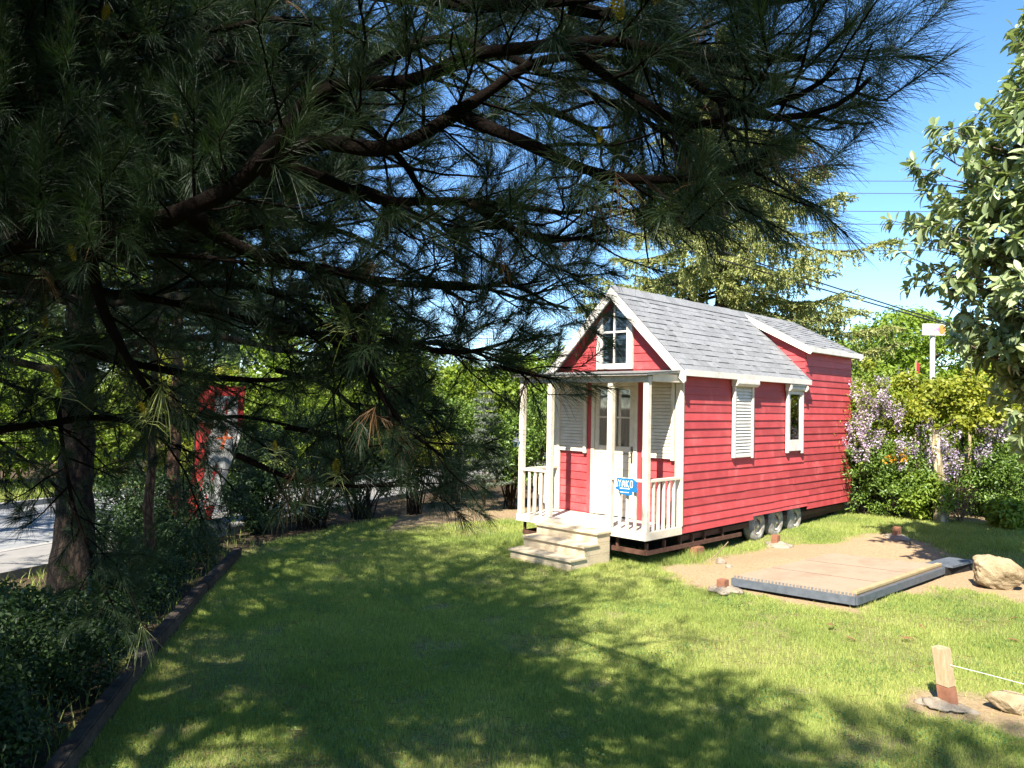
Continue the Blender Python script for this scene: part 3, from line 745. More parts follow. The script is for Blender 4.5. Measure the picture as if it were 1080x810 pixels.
# blue shop sign on the rail
SG = empty('shop_sign', (-.32, PY-.03, .59)); tag(SG, 'bright blue cut-out sign with white lettering hung on the white porch rail', 'sign')
def sz(zx, zy, y): 
    zy = zy-.09*(zx-105)
    return (-.515+(zx-105)/615*.385, y, .835-(zy-165)/510*.245)
ys = PY-.022
out = [(150, 165), (340, 190), (420, 185), (500, 200), (590, 200), (640, 245), (700, 292), (695, 470), (725, 520), (705, 600), (650, 600), (570, 585), (592, 630), (560, 690), (420, 700), (395, 668), (240, 645), (215, 545), (125, 505), (105, 440), (190, 425), (155, 250)]
MB().prism([sz(a, b, ys) for a, b in out], (0, .012, 0)).build('sign_board', MT['blue'], SG, bevel=.002)
def strokes(lines, w, name, m, parent, f, d):
    mb = MB()
    for i, (a, b) in enumerate(lines):
        mb.bar(f(*a, ys-.002-.0004*(i % 5)), f(*b, ys-.002-.0004*(i % 5)), .0035, w, up=np.cross(np.array(f(*b, 0))-np.array(f(*a, 0)), (0, 1, 0)))
    return mb.build(name, MT[m], parent)
let = []
let += [((180, 215), (222, 310)), ((262, 222), (222, 310)), ((222, 305), (222, 420))]
let += [((300, 430), (300, 300)), ((300, 300), (335, 240)), ((335, 240), (372, 300)), ((372, 300), (372, 435)), ((300, 365), (372, 370)), ((335, 300), (335, 330))]
let += [((420, 240), (420, 440)), ((490, 250), (425, 345)), ((430, 340), (492, 445))]
let += [((545, 270), (545, 430)), ((605, 280), (605, 440)), ((545, 272), (575, 250)), ((575, 250), (605, 282)), ((545, 428), (575, 455)), ((575, 455), (605, 438))]
let = [((200+(a[0]-180)*.92, a[1]+8), (200+(c_[0]-180)*.92, c_[1]+8)) for a, c_ in let]
strokes(let, .0095, 'lettering', 'sign_white', SG, sz, 0)
def small_words(y, x0, x1, h, words):
    x = x0; mb = MB()
    r = random.Random(int(y))
    for wl in words:
        for k in range(wl):
            w_ = r.choice([9, 12, 14])
            dy = .09*(x-105)*0+.07*(x-x0)
            p0 = sz(x, y+dy, ys-.0015); p1 = sz(x+w_, y+dy+h, ys-.0015)
            mb.box(p0[0], p1[0], ys-.0035, ys-.0005, min(p0[2], p1[2]), max(p0[2], p1[2])); x += w_+3.5
        x += 14
    mb.build('small_print', MT['sign_white'], SG)
small_words(462, 245, 560, 30, [8, 9]); small_words(578, 245, 540, 24, [7, 8])


# lantern hanging beside the left porch post
LN = empty('lantern', (-W-.055, PY-.02, 1.16)); tag(LN, 'small grey lantern hanging on the left porch post', 'lantern'); lc = np.array([-W-.055, PY-.02, 0])
mb = MB()
def ring(z0, r0, z1, r1, k=10):
    mb.add([(lc[0]+r*math.cos(2*math.pi*i/k), lc[1]+r*math.sin(2*math.pi*i/k), z) for z, r in ((z0, r0), (z1, r1)) for i in range(k)], [(i, (i+1) % k, (i+1) % k+k, i+k) for i in range(k)]+[tuple(range(k)), tuple(range(k, 2*k))])
ring(1.25, .075, 1.32, .012); mb.build('hood', MT['grey_metal'], LN)
mb = MB(); ring(1.17, .038, 1.249, .045); mb.build('glass', MT['glass'], LN)
mb = MB(); mb.tube([(lc[0], lc[1], 1.32), (lc[0], lc[1], 1.38), (lc[0]+.06, lc[1]+.02, 1.385)], .007, 6); mb.build('bracket', MT['grey_metal'], LN)

# concrete block under the corner of the trailer
mb = MB(); mb.box(-.28, .07, .3, .52, ZG+.0, -.24)
cb = mb.build('concrete_block', MT['stake_red'], None, bevel=.008); tag(cb, 'brownish block propping the trailer frame beside the dirt patch', 'block')

# plywood platform on a steel frame
PF = empty('platform', (2.2, .4, ZG)); tag(PF, 'low plywood platform on a dark steel frame in the sandy patch', 'platform')
q = [(1.38, -1.03), (2.80, -.84), (2.97, 1.85), (1.58, 1.55)]
def ins(P, d):
    c = np.mean(np.array(P), 0); return [tuple(np.array(p)+(c-np.array(p))/np.linalg.norm(c-np.array(p))*d) for p in P]
zt = -.235
a = ins(q, .02)
MB().hexa([(*p, zt-.03) for p in a], [(*p, zt) for p in a]).build('plywood_top', MT['ply'], PF, bevel=.003)
for s_ in (.33, .66):
    pa = np.array(q[0])*(1-s_)+np.array(q[3])*s_; pb = np.array(q[1])*(1-s_)+np.array(q[2])*s_; pc = pa*.97+pb*.03; pd_ = pa*.05+pb*.95
    MB().bar((*pc, zt+.0005), (*pd_, zt+.0005), .005, .003).build('panel_joint', MT['dark'], PF)
mb = MB()
for (s, e) in ((0, 1), (1, 2), (2, 3), (3, 0)): mb.bar((*q[s], zt-.075), (*q[e], zt-.075), .05, .09)
mb.build('steel_frame', MT['grey_metal'], PF, bevel=.003)
mb = MB(); mb.bar((2.765, -.80, zt+.008), (2.93, 1.82, zt+.010), .07, .03); mb.build('edge_batten', MT['ply_edge'], PF, bevel=.003)
mb = MB(); d = (np.array(q[1])-np.array(q[0]))
for k in range(34):
    p = np.array(q[0])+d*(k+.5)/34; mb.box(p[0]-.012, p[0]+.012, p[1]+.012, p[1]+.03, zt-.03, zt+.004)
mb.build('corrugated_edge', MT['roofedge'], PF)
mb = MB(); mb.hexa([(2.72, 1.90, zt-.045), (3.06, 1.95, zt-.045), (3.16, 2.62, zt-.045), (2.84, 2.6, zt-.045)], [(2.72, 1.90, zt-.015), (3.06, 1.95, zt-.015), (3.16, 2.62, zt-.005), (2.84, 2.6, zt-.005)])
mb.build('hitch_plate', MT['grey_metal'], PF, bevel=.003)
mb = MB(); mb.bar((2.96, 1.9, zt-.1), (3.12, 2.6, zt-.1), .06, .1); mb.build('hitch_beam', MT['dark'], PF, bevel=.003)

def rock(name, c, r, seed, m, sub=4, amp=.25, rot=0, cuts=7):
    rr = np.random.default_rng(seed)
    bm = bmesh.new(); bmesh.ops.create_icosphere(bm, subdivisions=sub, radius=1)
    V = np.array([v.co[:] for v in bm.verts])
    for k in range(cuts):
        n = norm(rr.normal(size=3)); d = rr.uniform(.55, .8); t = V @ n; V = V-np.outer(np.maximum(0, t-d), n)*.9
    nz = fbm(V[:, 0]*2+V[:, 2]*1.3+9, V[:, 1]*2-V[:, 2], 1.2, seed)-.5; nf = fbm(V[:, 0]*5+V[:, 2]*4, V[:, 1]*5-V[:, 2]*3, 2, seed+3)-.5
    V = V*(1+amp*nz+amp*.35*nf)[:, None]*np.array(r)
    ca_, sa_ = math.cos(rot), math.sin(rot); V = np.stack([V[:, 0]*ca_-V[:, 1]*sa_, V[:, 0]*sa_+V[:, 1]*ca_, V[:, 2]], 1)
    F = np.array([[v.index for v in f.verts] for f in bm.faces]); bm.free()
    return npobj(name, V+np.array(c), F, MT[m], smooth=False)
tag(rock('boulder', (3.62, 1.62, ZG+.15), (.38, .29, .27), 5, 'rock', 5, amp=.35, rot=.7, cuts=12), 'big tan boulder beside the dark end of the plywood platform', 'boulder')
tag(rock('stone', (4.74, -3.0, ZG+.05), (.17, .11, .10), 9, 'rock', 4, .12, rot=.4, cuts=16), 'angular tan stone on the sandy strip near the wooden stake', 'stone')
tag(rock('stone', (4.12, 1.95, ZG+.08), (.2, .14, .14), 14, 'rock', rot=.9), 'brown stone behind the big boulder at the edge of the photo', 'stone')
tag(rock('stone', (.55, .15, ZG+.06), (.09, .07, .06), 15, 'concrete', 3), 'pale lump of rubble on the dirt mound beside the trailer', 'stone')
tag(rock('stone', (.78, -.05, ZG+.05), (.06, .05, .04), 16, 'concrete', 3), 'smallest pale rubble chip on the dirt in front of the trailer', 'stone')
# stake in concrete with a string
SK = empty('stake', (4.37, -3.24, ZG)); tag(SK, 'leaning square wooden stake with a brown painted foot on a concrete pad', 'stake')
def lean(z): return (4.385-.06*(z-ZG)/.42, -3.235+.02*(z-ZG)/.42)
def sq(z, h=.058, an=.5):
    cx, cy = lean(z); return [(cx+h*math.cos(an+k*math.pi/2)*1.2, cy+h*math.sin(an+k*math.pi/2)*1.2, z) for k in range(4)]
MB().hexa(sq(ZG+.15), sq(ZG+.43)).build('post', MT['stake'], SK, bevel=.005)
MB().hexa(sq(ZG-.05, .060), sq(ZG+.149, .060)).build('painted_foot', MT['stake_red'], SK, bevel=.004)
pad = rock('concrete_pad', (4.36, -3.25, ZG+.0), (.2, .16, .06), 31, 'concrete', 4, .9); pad.parent = SK; pad.location = pad.location-Vector((4.37, -3.24, ZG))
mb = MB(); P = [(lean(.0-.1)[0]+.05, lean(-.1)[1], -.09)]
for k in range(1, 14):
    t = k/13; P.append((4.40+t*3.0, -3.2+.9*t, -.09-.13*math.sin(math.pi*min(1, t*1.1))))
mb.tube(P, .0026, 5); tag(mb.build('string', MT['string']), 'thin white string stretched from the wooden stake towards the right', 'string')
for (x, y, lab, s) in [(.42, 2.15, 'rusty square post stub in a concrete pad beside the trailer wheels', 1), (1.6, 4.25, 'rusty square post stub in a concrete pad behind the plywood platform', 1.0), (1.38, -1.28, 'rusty square post stub at the front left corner of the plywood platform', .8)]:
    z = float(g(x, y)); e = empty('post_stub', (x, y, z)); tag(e, lab, 'post stub', 'post stubs set in concrete pads')
    MB().box(x-.055, x+.055, y-.055, y+.055, z-.02, z+.19*s).build('stub', MT['stake_red'], e, bevel=.005)
    pd = rock('concrete_pad', (x+.02, y, z+.015), (.24, .20, .07), int(x*100), 'concrete', 4, .9); pd.parent = e; pd.location = pd.location-Vector((x, y, z))
# sleepers edging the planted bed
segs = [((1.9, -8.95), (-.85, -7.2)), ((-.87, -7.185), (-2.6, -5.99)), ((-2.62, -5.97), (-4.35, -4.72))]
labs = ['nearest weathered sleeper edging the planted bed beside the lawn', 'middle weathered sleeper edging the bed below the pine trunks', 'farthest weathered sleeper edging the bed towards the red banner']
for (a, b), lab in zip(segs, labs):
    mb = MB(); n = 10; rr = random.Random(3)
    for k in range(n):
        p = np.array(a)+(np.array(b)-np.array(a))*k/n; q2 = np.array(a)+(np.array(b)-np.array(a))*(k+1)/n
        pass
    mb.bar((*a, ZG+.06), (*b, ZG+.055), .11, .17); tag(mb.build('sleeper', MT['timber'], bevel=.012), lab, 'sleeper', 'sleepers edging the planted bed')

# feather banner by the road, red border and red crosses on white
BN = empty('banner', (-6.80, -4.16, ZG)); tag(BN, 'tall red and white cloth banner with red crosses standing by the road', 'banner')
nu, nv = 40, 110
bw, bh = .78, 2.35
V = []; 
for jv in range(nv+1):
    v = jv/nv
    for iu in range(nu+1):
        u = iu/nu
        cx = -.34+.10*v**1.0+.12*math.sin(v*2.2); wv = bw*(.62+.38*min(1, v*1.3)) if v < .95 else bw*(1-.0*(v))
        x = cx+u*wv; yb = .05*math.sin(u*5+v*4)+.03*math.sin(v*17+u*3)+.015*math.sin(u*23+v*9)
        z = .12+v*bh+.05*u*(1-v)
        p = np.array([-6.80, -4.16, ZG])+np.array([RT0[0]*x-FW[0]*yb*0-RT0[1]*yb, RT0[1]*x+RT0[0]*yb, z]); V.append(p)
F = []; fm = []
def cross(u, v, cu, cv, s, asp=3.0):
    du, dv = abs(u-cu)*bw, abs(v-cv)*bh; return (du < .022*s and dv < .15*s) or (dv < .022*s and du < .10*s)
for jv in range(nv):
    for iu in range(nu):
        F.append((jv*(nu+1)+iu, jv*(nu+1)+iu+1, (jv+1)*(nu+1)+iu+1, (jv+1)*(nu+1)+iu))
        u, v = (iu+.5)/nu, (jv+.5)/nv; m_ = 1
        if u < .36+.05*math.sin(v*9): m_ = 0
        elif cross(u, v, .68, .62, 1.25): m_ = 2
        elif cross(u, v, .66, .36, .9): m_ = 0
        elif v > .93 or (u > .86 and v > .7) or (v < .12 and u > .7): m_ = 0
        elif cross(u, v, .62, .15, .8): m_ = 0
        elif cross(u, v, .62, .84, .8): m_ = 0
        fm.append(m_)
bc = npobj('banner_cloth', V, [np.array(F)], None, BN, smooth=True, mats=[MT['banner_red'], MT['banner_white'], MT['banner_orange']], fmat=fm)
sol = bc.modifiers.new('cloth', 'SOLIDIFY'); sol.thickness = .003
mb = MB(); pp = [np.array(V[jv*(nu+1)])-RT0*.02 for jv in range(0, nv+1, 5)]; pp = [np.array([pp[0][0], pp[0][1], ZG-.02])]+pp
mb.tube(pp, .014, 8); mb.build('pole', MT['handle'], BN)

# street sign, pennants beyond the hedge, cables
def upright(name, x, ytop, ybot, d, r, m, label, cat, group=None):
    t = at(x, ytop, d); e = empty(name, (t[0], t[1], float(ZG))); tag(e, label, cat, group)
    MB().tube([(t[0], t[1], ZG), (t[0], t[1], t[2])], r, 10).build('pole', MT[m], e); return e, t
e, t = upright('street_sign', 983.5, 342, 420, 24, .075, 'white', 'white street sign with purple lettering and an orange disc on a white pole', 'sign')
def sp(u, z, dy=0): return t+RT0*u+np.array([0, 0, z])+np.array([-FW[0], -FW[1], 0])*dy
sgw = (962, 1006); u0 = -.37; u1 = .33
MB().hexa([sp(u0, -.36, .08), sp(u1, -.36, .08), sp(u1, -.36, .13), sp(u0, -.36, .13)], [sp(u0, .0, .08), sp(u1, .0, .08), sp(u1, .0, .13), sp(u0, .0, .13)]).build('sign_plate', MT['white'], e, bevel=.004)
mb = MB()
def stk(a, b, w=.028): mb.bar(sp(*a, .134), sp(*b, .134), .006, w, up=np.cross(sp(*b)-sp(*a), FW))
for a, b in [((-.34, -.14), (-.28, -.18)), ((-.28, -.18), (-.24, -.21)), ((-.24, -.21), (-.16, -.14))]: stk((-.31+(a[0]+.34)*.74, a[1]), (-.31+(b[0]+.34)*.74, b[1]), .024)
mb.build('lettering', MT['purple'], e)
mb = MB()
for a, b in [((-.05, -.22), (-.05, -.13)), ((-.05, -.13), (.02, -.13)), ((.05, -.22), (.05, -.12)), ((.05, -.22), (.12, -.22)), ((.12, -.22), (.12, -.12)), ((.17, -.22), (.17, -.1)), ((.17, -.16), (.23, -.16)), ((.23, -.22), (.23, -.1))]: stk((-.31+(a[0]+.34)*.74, a[1]), (-.31+(b[0]+.34)*.74, b[1]), .024)
mb.build('lettering', MT['purple'], e)
mb = MB(); mb.prism([sp(.22+.10*math.cos(k*math.pi/8), -.17+.15*math.sin(k*math.pi/8), .1345) for k in range(16)], tuple(np.array([-FW[0], -FW[1], 0])*.006)); mb.build('disc', MT['orange'], e)
e, t = upright('flagpole', 957, 388, 420, 22, .018, 'grey_metal', 'thin pole with a furled white pennant above the flowering hedge', 'flagpole', 'thin poles above the flowering hedge')
MB().prism([t+np.array([0, 0, -.02]), t+RT0*.16+np.array([0, 0, -.42]), t+RT0*.02+np.array([0, 0, -.5])], tuple(FW*.02)).build('pennant', MT['white'], e)
e, t = upright('flagpole', 966, 380, 420, 23, .018, 'stake', 'thin pole with a small red pennant above the flowering hedge', 'flagpole', 'thin poles above the flowering hedge')
MB().prism([t+np.array([0, 0, -.05]), t+RT0*.13+np.array([0, 0, -.1]), t+RT0*.11+np.array([0, 0, -.38]), t+np.array([0, 0, -.42])], tuple(FW*.02)).build('pennant', MT['banner_red'], e)
e, t = upright('flagpole', 948, 386, 420, 21, .022, 'grey_metal', 'bare grey pole rising from the flowering hedge', 'flagpole', 'thin poles above the flowering hedge')
e, t = upright('flagpole', 1023, 390, 430, 21, .04, 'stake', 'brown wooden pole rising from the hedge beside the evergreen tree', 'flagpole', 'thin poles above the flowering hedge')
def cable(pts, d0, d1, r, m, label, group):
    P = []; n = 24; (xa, ya), (xb, yb) = pts
    for k in range(n+1):
        t = k/n; x = xa+(xb-xa)*t; d = d0+(d1-d0)*t
        P.append(at(x, ya+(yb-ya)*t, d)-np.array([0, 0, (.003*np.linalg.norm(at(xb, yb, d1)-at(xa, ya, d0)))*4*t*(1-t)]))
    mb = MB(); mb.tube(P, r, 6); tag(mb.build('overhead_cable', MT[m]), label, 'cable', group)
cable([(560, 199), (1300, 434)], 17, 20, .017, 'cable', 'upper of the two thick black cables slanting down behind the spruce', 'thick black cables behind the spruce')
cable([(560, 214), (1300, 427)], 17, 20, .017, 'cable', 'lower of the two thick black cables slanting down behind the spruce', 'thick black cables behind the spruce')
for k, (ya, yb) in enumerate([(187, 196), (200, 209), (219, 228), (232, 242), (253, 262), (262, 268), (357, 363)]):
    cable([(250, ya-3), (1500, yb-6)], 46, 46, .026, 'farcable', 'thin overhead cable crossing the blue sky, number of strands alike', 'thin cables across the sky') if False else cable([(250, ya-3), (1500, yb-6)], 46, 46, .022, 'farcable', ['topmost', 'second from the top', 'third from the top', 'fourth from the top', 'fifth from the top', 'sixth from the top', 'lowest, just above the bright round tree'][k]+' of the thin cables crossing the blue sky', 'thin cables across the sky')
#==PART3==
# ------------------------------------------------------------------ trees and plants
def smooth_path(P, step=.06, wob=0.0, rng=None):
    P = np.asarray(P, float); n = len(P)
    Q = np.concatenate([[2*P[0]-P[1]], P, [2*P[-1]-P[-2]]]); out = []
    for i in range(n-1):
        p0, p1, p2, p3 = Q[i:i+4]; m = max(2, int(np.linalg.norm(p2-p1)/step))
        t = (np.arange(m)/m)[:, None]
        out.append(.5*((2*p1)+(-p0+p2)*t+(2*p0-5*p1+4*p2-p3)*t**2+(-p0+3*p1-3*p2+p3)*t**3))
    out = np.concatenate(out+[P[-1:]])
    if wob and rng is not None:
        k = len(out); t = np.arange(k)*step
        for a in range(3): out[:, a] += wob*(np.sin(t*7+rng.uniform(0, 6))+.6*np.sin(t*17+rng.uniform(0, 6)))*np.minimum(1, np.arange(k)/8)
    return out
class Shoots:
    def __init__(s): s.B = []; s.D = []; s.L = []
    def add(s, b, d, l): s.B.append(b); s.D.append(d/np.linalg.norm(d)); s.L.append(l)
    def needles(s, dens, nl, w, rng, spread=(62, 22), droop=.2):
        B = np.array(s.B); D = np.array(s.D); Ln = np.array(s.L)
        c = np.maximum(8, (Ln*dens).astype(int)); idx = np.repeat(np.arange(len(B)), c)
        t = rng.random(len(idx))**.8
        P = B[idx]+D[idx]*(Ln[idx]*t)[:, None]
        a = np.radians(spread[0]+(spread[1]-spread[0])*t+rng.normal(0, 14, len(idx)))
        r = perp(D[idx], rng); d = norm(D[idx]*np.cos(a)[:, None]+r*np.sin(a)[:, None])
        sl = (nl*rng.uniform(.8, 1.15, len(B)))[idx]
        return needles(P, d, sl*rng.uniform(.55, 1.12, len(idx)), np.full(len(idx), w)*rng.uniform(.8, 1.2, len(idx)), rng, droop)
UPV = np.array([0, 0, 1.])
def grow(path, tubes, shoots, rng, start=.2, step=.13, sl=(.25, .8), shoot=(.08, .17), gap=.1, sub_r=.006, lift=.1, k=4, flat=.5, bare=.12):
    """side branches with shoots along a limb"""
    n = len(path); seg = np.linalg.norm(np.diff(path, axis=0), axis=1); S = np.concatenate([[0], np.cumsum(seg)]); T = norm(np.gradient(path, axis=0))
    tot = S[-1]; s = start*tot; sgn = 1
    def sub(p, d, L, r):
        m = max(3, int(L/.06)); pts = [p]; dd = d.copy()
        for q in range(m):
            dd = norm(dd+rng.normal(0, .09, 3)+UPV*(-.05 if q < m*.5 else .10)); pts.append(pts[-1]+dd*L/m)
        pts = np.array(pts); tubes.add(pts, np.linspace(r, .0025, len(pts)), k)
        if rng.random() < bare: return
        l = gap*rng.uniform(.5, 1.5)+.12*L
        while l < L:
            i = min(len(pts)-2, int(l/L*m)); b = pts[i]+(pts[i+1]-pts[i])*rng.random(); t = norm(pts[i+1]-pts[i])
            d2 = norm(t*.9+perp(t[None], rng)[0]*rng.uniform(.35, .9)+UPV*.25); sh = rng.uniform(*shoot)
            shoots.add(b, d2, sh); tubes.add(np.array([b, b+d2*sh*.5, b+d2*sh]), np.array([.003, .0026, .002]), 3)
            l += gap*rng.uniform(.6, 1.4)
        shoots.add(pts[-2], norm(pts[-1]-pts[-2]+UPV*.1), rng.uniform(*shoot)*1.25)
    while s < tot:
        i = min(n-2, int(np.searchsorted(S, s))); p = path[i]; t = T[i]
        side = np.cross(t, UPV); side = side/(np.linalg.norm(side)+1e-6)
        up = np.cross(side, t)
        ang = rng.uniform(-1, 1)*flat*1.57
        lat = side*sgn*math.cos(ang)+up*math.sin(ang)
        fr = s/tot; L = rng.uniform(*sl)*(1.1-.55*fr)
        sub(p, norm(t*rng.uniform(.45, .95)+lat*.9+UPV*lift), L, sub_r*(1.2-.5*fr))
        sgn = -sgn if rng.random() < .85 else sgn
        s += step*rng.uniform(.6, 1.4)
    shoots.add(path[-2], T[-1], shoot[1]*1.4)

def cone_mesh(p, d, L, r, rng):
    """spindle of small overlapping scales"""
    V = []; F = []; d = norm(np.asarray(d, float)); a = perp(d[None], np.random.default_rng(2))[0]; b = np.cross(d, a); n = 0
    for q in range(70):
        t = (q+.5)/70; an = q*2.39996; rr = r*math.sin(math.pi*min(1, t*.86+.12))**.7
        o = a*math.cos(an)+b*math.sin(an); tg = np.cross(d, o); c = p+d*L*t+o*rr*.55
        s = r*.42
        V += [c-tg*s*.6-d*s*.3, c+tg*s*.6-d*s*.3, c+o*rr*.5+tg*s*.4+d*s*.55, c+o*rr*.5-tg*s*.4+d*s*.55, c+o*rr*.1+d*s*1.1]
        F += [(n, n+1, n+2, n+3)]; F += [(n+3, n+2, n+4, n+4)][:0]; n += 5
    return np.array(V), np.array(F)

# the near pine whose branches hang across the picture
NP = empty('pine_tree', (1.5, -10.2, ZG)); tag(NP, 'large dark pine whose long needled branches hang across the upper left half', 'pine tree')
NP_TR = np.array([1.5, -10.2])
rg = np.random.default_rng(5)
tp = smooth_path([(1.45, -10.2, ZG-.1), (1.5, -10.2, 2), (1.56, -10.25, 5), (1.5, -10.2, 8), (1.5, -10.2, 10.5)], .2, .01, rg)
tb = Tubes(); tb.add(tp, np.linspace(.24, .03, len(tp))*(1+.25*np.exp(-np.linspace(0, 10, len(tp))*2)), 14); tb.build('trunk', MT['bark_pine'], NP)
LIMBS = [
 # points (x, y, depth), r0, r1, side length, options
 ([(-420, 300, 3.3), (-60, 280, 3.0), (0, 262, 2.9), (90, 245, 2.8), (190, 225, 2.6), (250, 195, 2.5), (290, 155, 2.4), (335, 95, 2.35), (430, 85, 2.2), (530, 55, 2.05), (620, 42, 1.95), (700, 50, 1.9), (790, 62, 1.85), (845, 66, 1.8)], .064, .009, (.2, .6), dict(start=.3)),
 ([(275, 180, 2.45), (330, 152, 2.4), (400, 155, 2.3), (445, 140, 2.25), (500, 105, 2.2), (560, 70, 2.15), (640, 62, 2.1)], .030, .009, (.18, .5), dict(start=.25)),
 ([(478, 118, 2.25), (530, 140, 2.15), (600, 172, 2.1), (680, 192, 2.0), (760, 185, 1.95), (810, 160, 1.9)], .022, .007, (.2, .55), dict(start=.3)),
 ([(285, 165, 2.5), (345, 190, 2.55), (420, 215, 2.6), (500, 212, 2.6), (590, 222, 2.5), (650, 212, 2.4)], .022, .006, (.2, .6), {}),
 ([(200, 225, 2.65), (250, 260, 2.8), (330, 282, 3), (420, 300, 3.2), (500, 302, 3.3), (545, 294, 3.4)], .030, .007, (.15, .42), {}),
 ([(90, 250, 2.9), (110, 330, 3), (150, 400, 3.1), (175, 430, 3.2), (210, 455, 3.3)], .026, .007, (.15, .4), dict(start=.3)),
 ([(-420, 420, 3.7), (-100, 380, 3.7), (40, 360, 3.6), (150, 385, 3.7), (250, 402, 3.8), (330, 396, 3.8)], .05, .01, (.3, .8), dict(start=.25)),
 ([(330, 282, 3.0), (380, 335, 3.1), (440, 366, 3.2), (500, 372, 3.3), (548, 356, 3.3)], .022, .006, (.15, .42), {}),
 ([(335, 285, 3), (370, 350, 3), (400, 410, 3), (435, 455, 3.05), (470, 485, 3.1)], .020, .006, (.2, .6), {}),
 ([(-300, 500, 4), (0, 455, 4), (100, 440, 4.2), (180, 446, 4.5), (270, 440, 4.6), (340, 462, 4.6)], .03, .008, (.15, .4), dict(start=.25)),
 ([(150, -260, 2.6), (350, -60, 2.4), (450, -5, 2.3), (560, 5, 2.2), (680, -8, 2.15), (790, 0, 2.1), (850, -5, 2.05)], .035, .008, (.2, .6), {}),
 ([(-250, 100, 3.2), (0, 120, 3), (120, 130, 2.9), (220, 125, 2.9), (300, 132, 2.8)], .035, .008, (.3, .8), dict(start=.1)),
 ([(-250, -50, 3.4), (0, 20, 3.1), (150, 40, 3.0), (280, 20, 2.9), (380, 40, 2.8)], .03, .008, (.3, .8), dict(start=.1)),
 ([(590, 44, 2.0), (660, 95, 2.0), (730, 130, 1.95), (790, 118, 1.9), (850, 100, 1.85), (888, 72, 1.8)], .015, .005, (.15, .45), {}),
 ([(690, 52, 1.9), (760, 105, 1.9), (820, 125, 1.85), (880, 112, 1.8), (915, 85, 1.78)], .013, .005, (.12, .4), {}),
 ([(490, 212, 2.5), (550, 245, 2.5), (600, 255, 2.5), (640, 245, 2.45)], .014, .005, (.18, .5), {}),
 ([(250, 480, 3.3), (310, 505, 3.3), (370, 512, 3.3), (440, 515, 3.3)], .014, .005, (.2, .5), {}),
 ([(60, 300, 3.4), (130, 310, 3.4), (230, 330, 3.4), (300, 350, 3.4), (360, 350, 3.4)], .022, .006, (.3, .8), {}),
 ([(-200, 200, 3.8), (0, 190, 3.7), (120, 180, 3.6), (230, 190, 3.5), (320, 210, 3.5)], .03, .007, (.3, .8), dict(start=.1)),
 ([(340, 95, 2.4), (380, 130, 2.7), (430, 180, 2.9), (470, 240, 3.0), (500, 260, 3.1)], .02, .006, (.2, .6), {}),
 ([(300, -120, 3.6), (480, -40, 3.3), (600, 20, 3.0), (700, 60, 2.9), (760, 80, 2.8)], .03, .007, (.25, .7), {}),
 ([(-200, 330, 5.0), (0, 300, 5), (120, 310, 5), (240, 300, 5.2), (360, 320, 5.4), (450, 340, 5.5)], .05, .01, (.4, 1.0), dict(start=.1)),
 ([(-200, 60, 5.0), (50, 60, 5), (200, 80, 5), (320, 110, 5), (410, 110, 5)], .05, .01, (.4, 1.0), dict(start=.1)),
 ([(530, 296, 3.2), (565, 312, 3.2), (590, 326, 3.2)], .01, .004, (.12, .3), {}),
 ([(520, 385, 3.3), (560, 395, 3.3), (590, 400, 3.25)], .01, .004, (.12, .32), {}),
 ([(60, 420, 4.2), (75, 520, 4.3), (100, 600, 4.3), (120, 640, 4.2)], .014, .005, (.2, .45), dict(start=.1)),
 ([(330, 110, 2.5), (470, 40, 2.6), (600, 90, 2.6), (680, 130, 2.5), (730, 165, 2.4)], .022, .006, (.25, .65), {}),
]
rf_ = np.random.default_rng(17)
for k_ in range(24):
    y0_ = -60+k_*13.5+rf_.uniform(-15, 15); d0_ = rf_.uniform(3.4, 5.2); x1_ = rf_.uniform(250, 430) if y0_ > 60 else rf_.uniform(200, 360); dr_ = rf_.uniform(-40, 60)
    LIMBS.append(([(-260, y0_-20, d0_), (-40, y0_, d0_), (x1_*.45, y0_+dr_*.3, d0_+.2), (x1_*.8, y0_+dr_*.7, d0_+.3), (x1_, y0_+dr_*.8-10, d0_+.4)], .028, .007, (.35, .9), dict(start=.15)))
for k_ in range(9):
    y0_ = -40+k_*36+rf_.uniform(-12, 12); d0_ = rf_.uniform(2.7, 3.3); x1_ = rf_.uniform(220, 400)
    LIMBS.append(([(-300, y0_-30, d0_), (-60, y0_-5, d0_), (x1_*.45, y0_+12, d0_), (x1_*.8, y0_+28, d0_+.1), (x1_, y0_+30, d0_+.2)], .02, .006, (.25, .6), dict(start=.25)))
LIMBS += [([(-120, 360, 5.6), (40, 415, 5.7), (130, 445, 5.8), (205, 480, 5.9), (250, 520, 5.9)], .018, .006, (.25, .6), dict(start=.2)), ([(-60, 430, 5.2), (20, 480, 5.2), (75, 530, 5.3), (120, 575, 5.4)], .014, .005, (.2, .5), dict(start=.1)), ([(120, 380, 6.4), (200, 420, 6.4), (270, 465, 6.5), (320, 500, 6.6)], .016, .006, (.25, .6), dict(start=.1)), ([(150, 430, 6.0), (190, 490, 6.0), (215, 550, 6.1)], .012, .005, (.2, .5), dict(start=.1))]
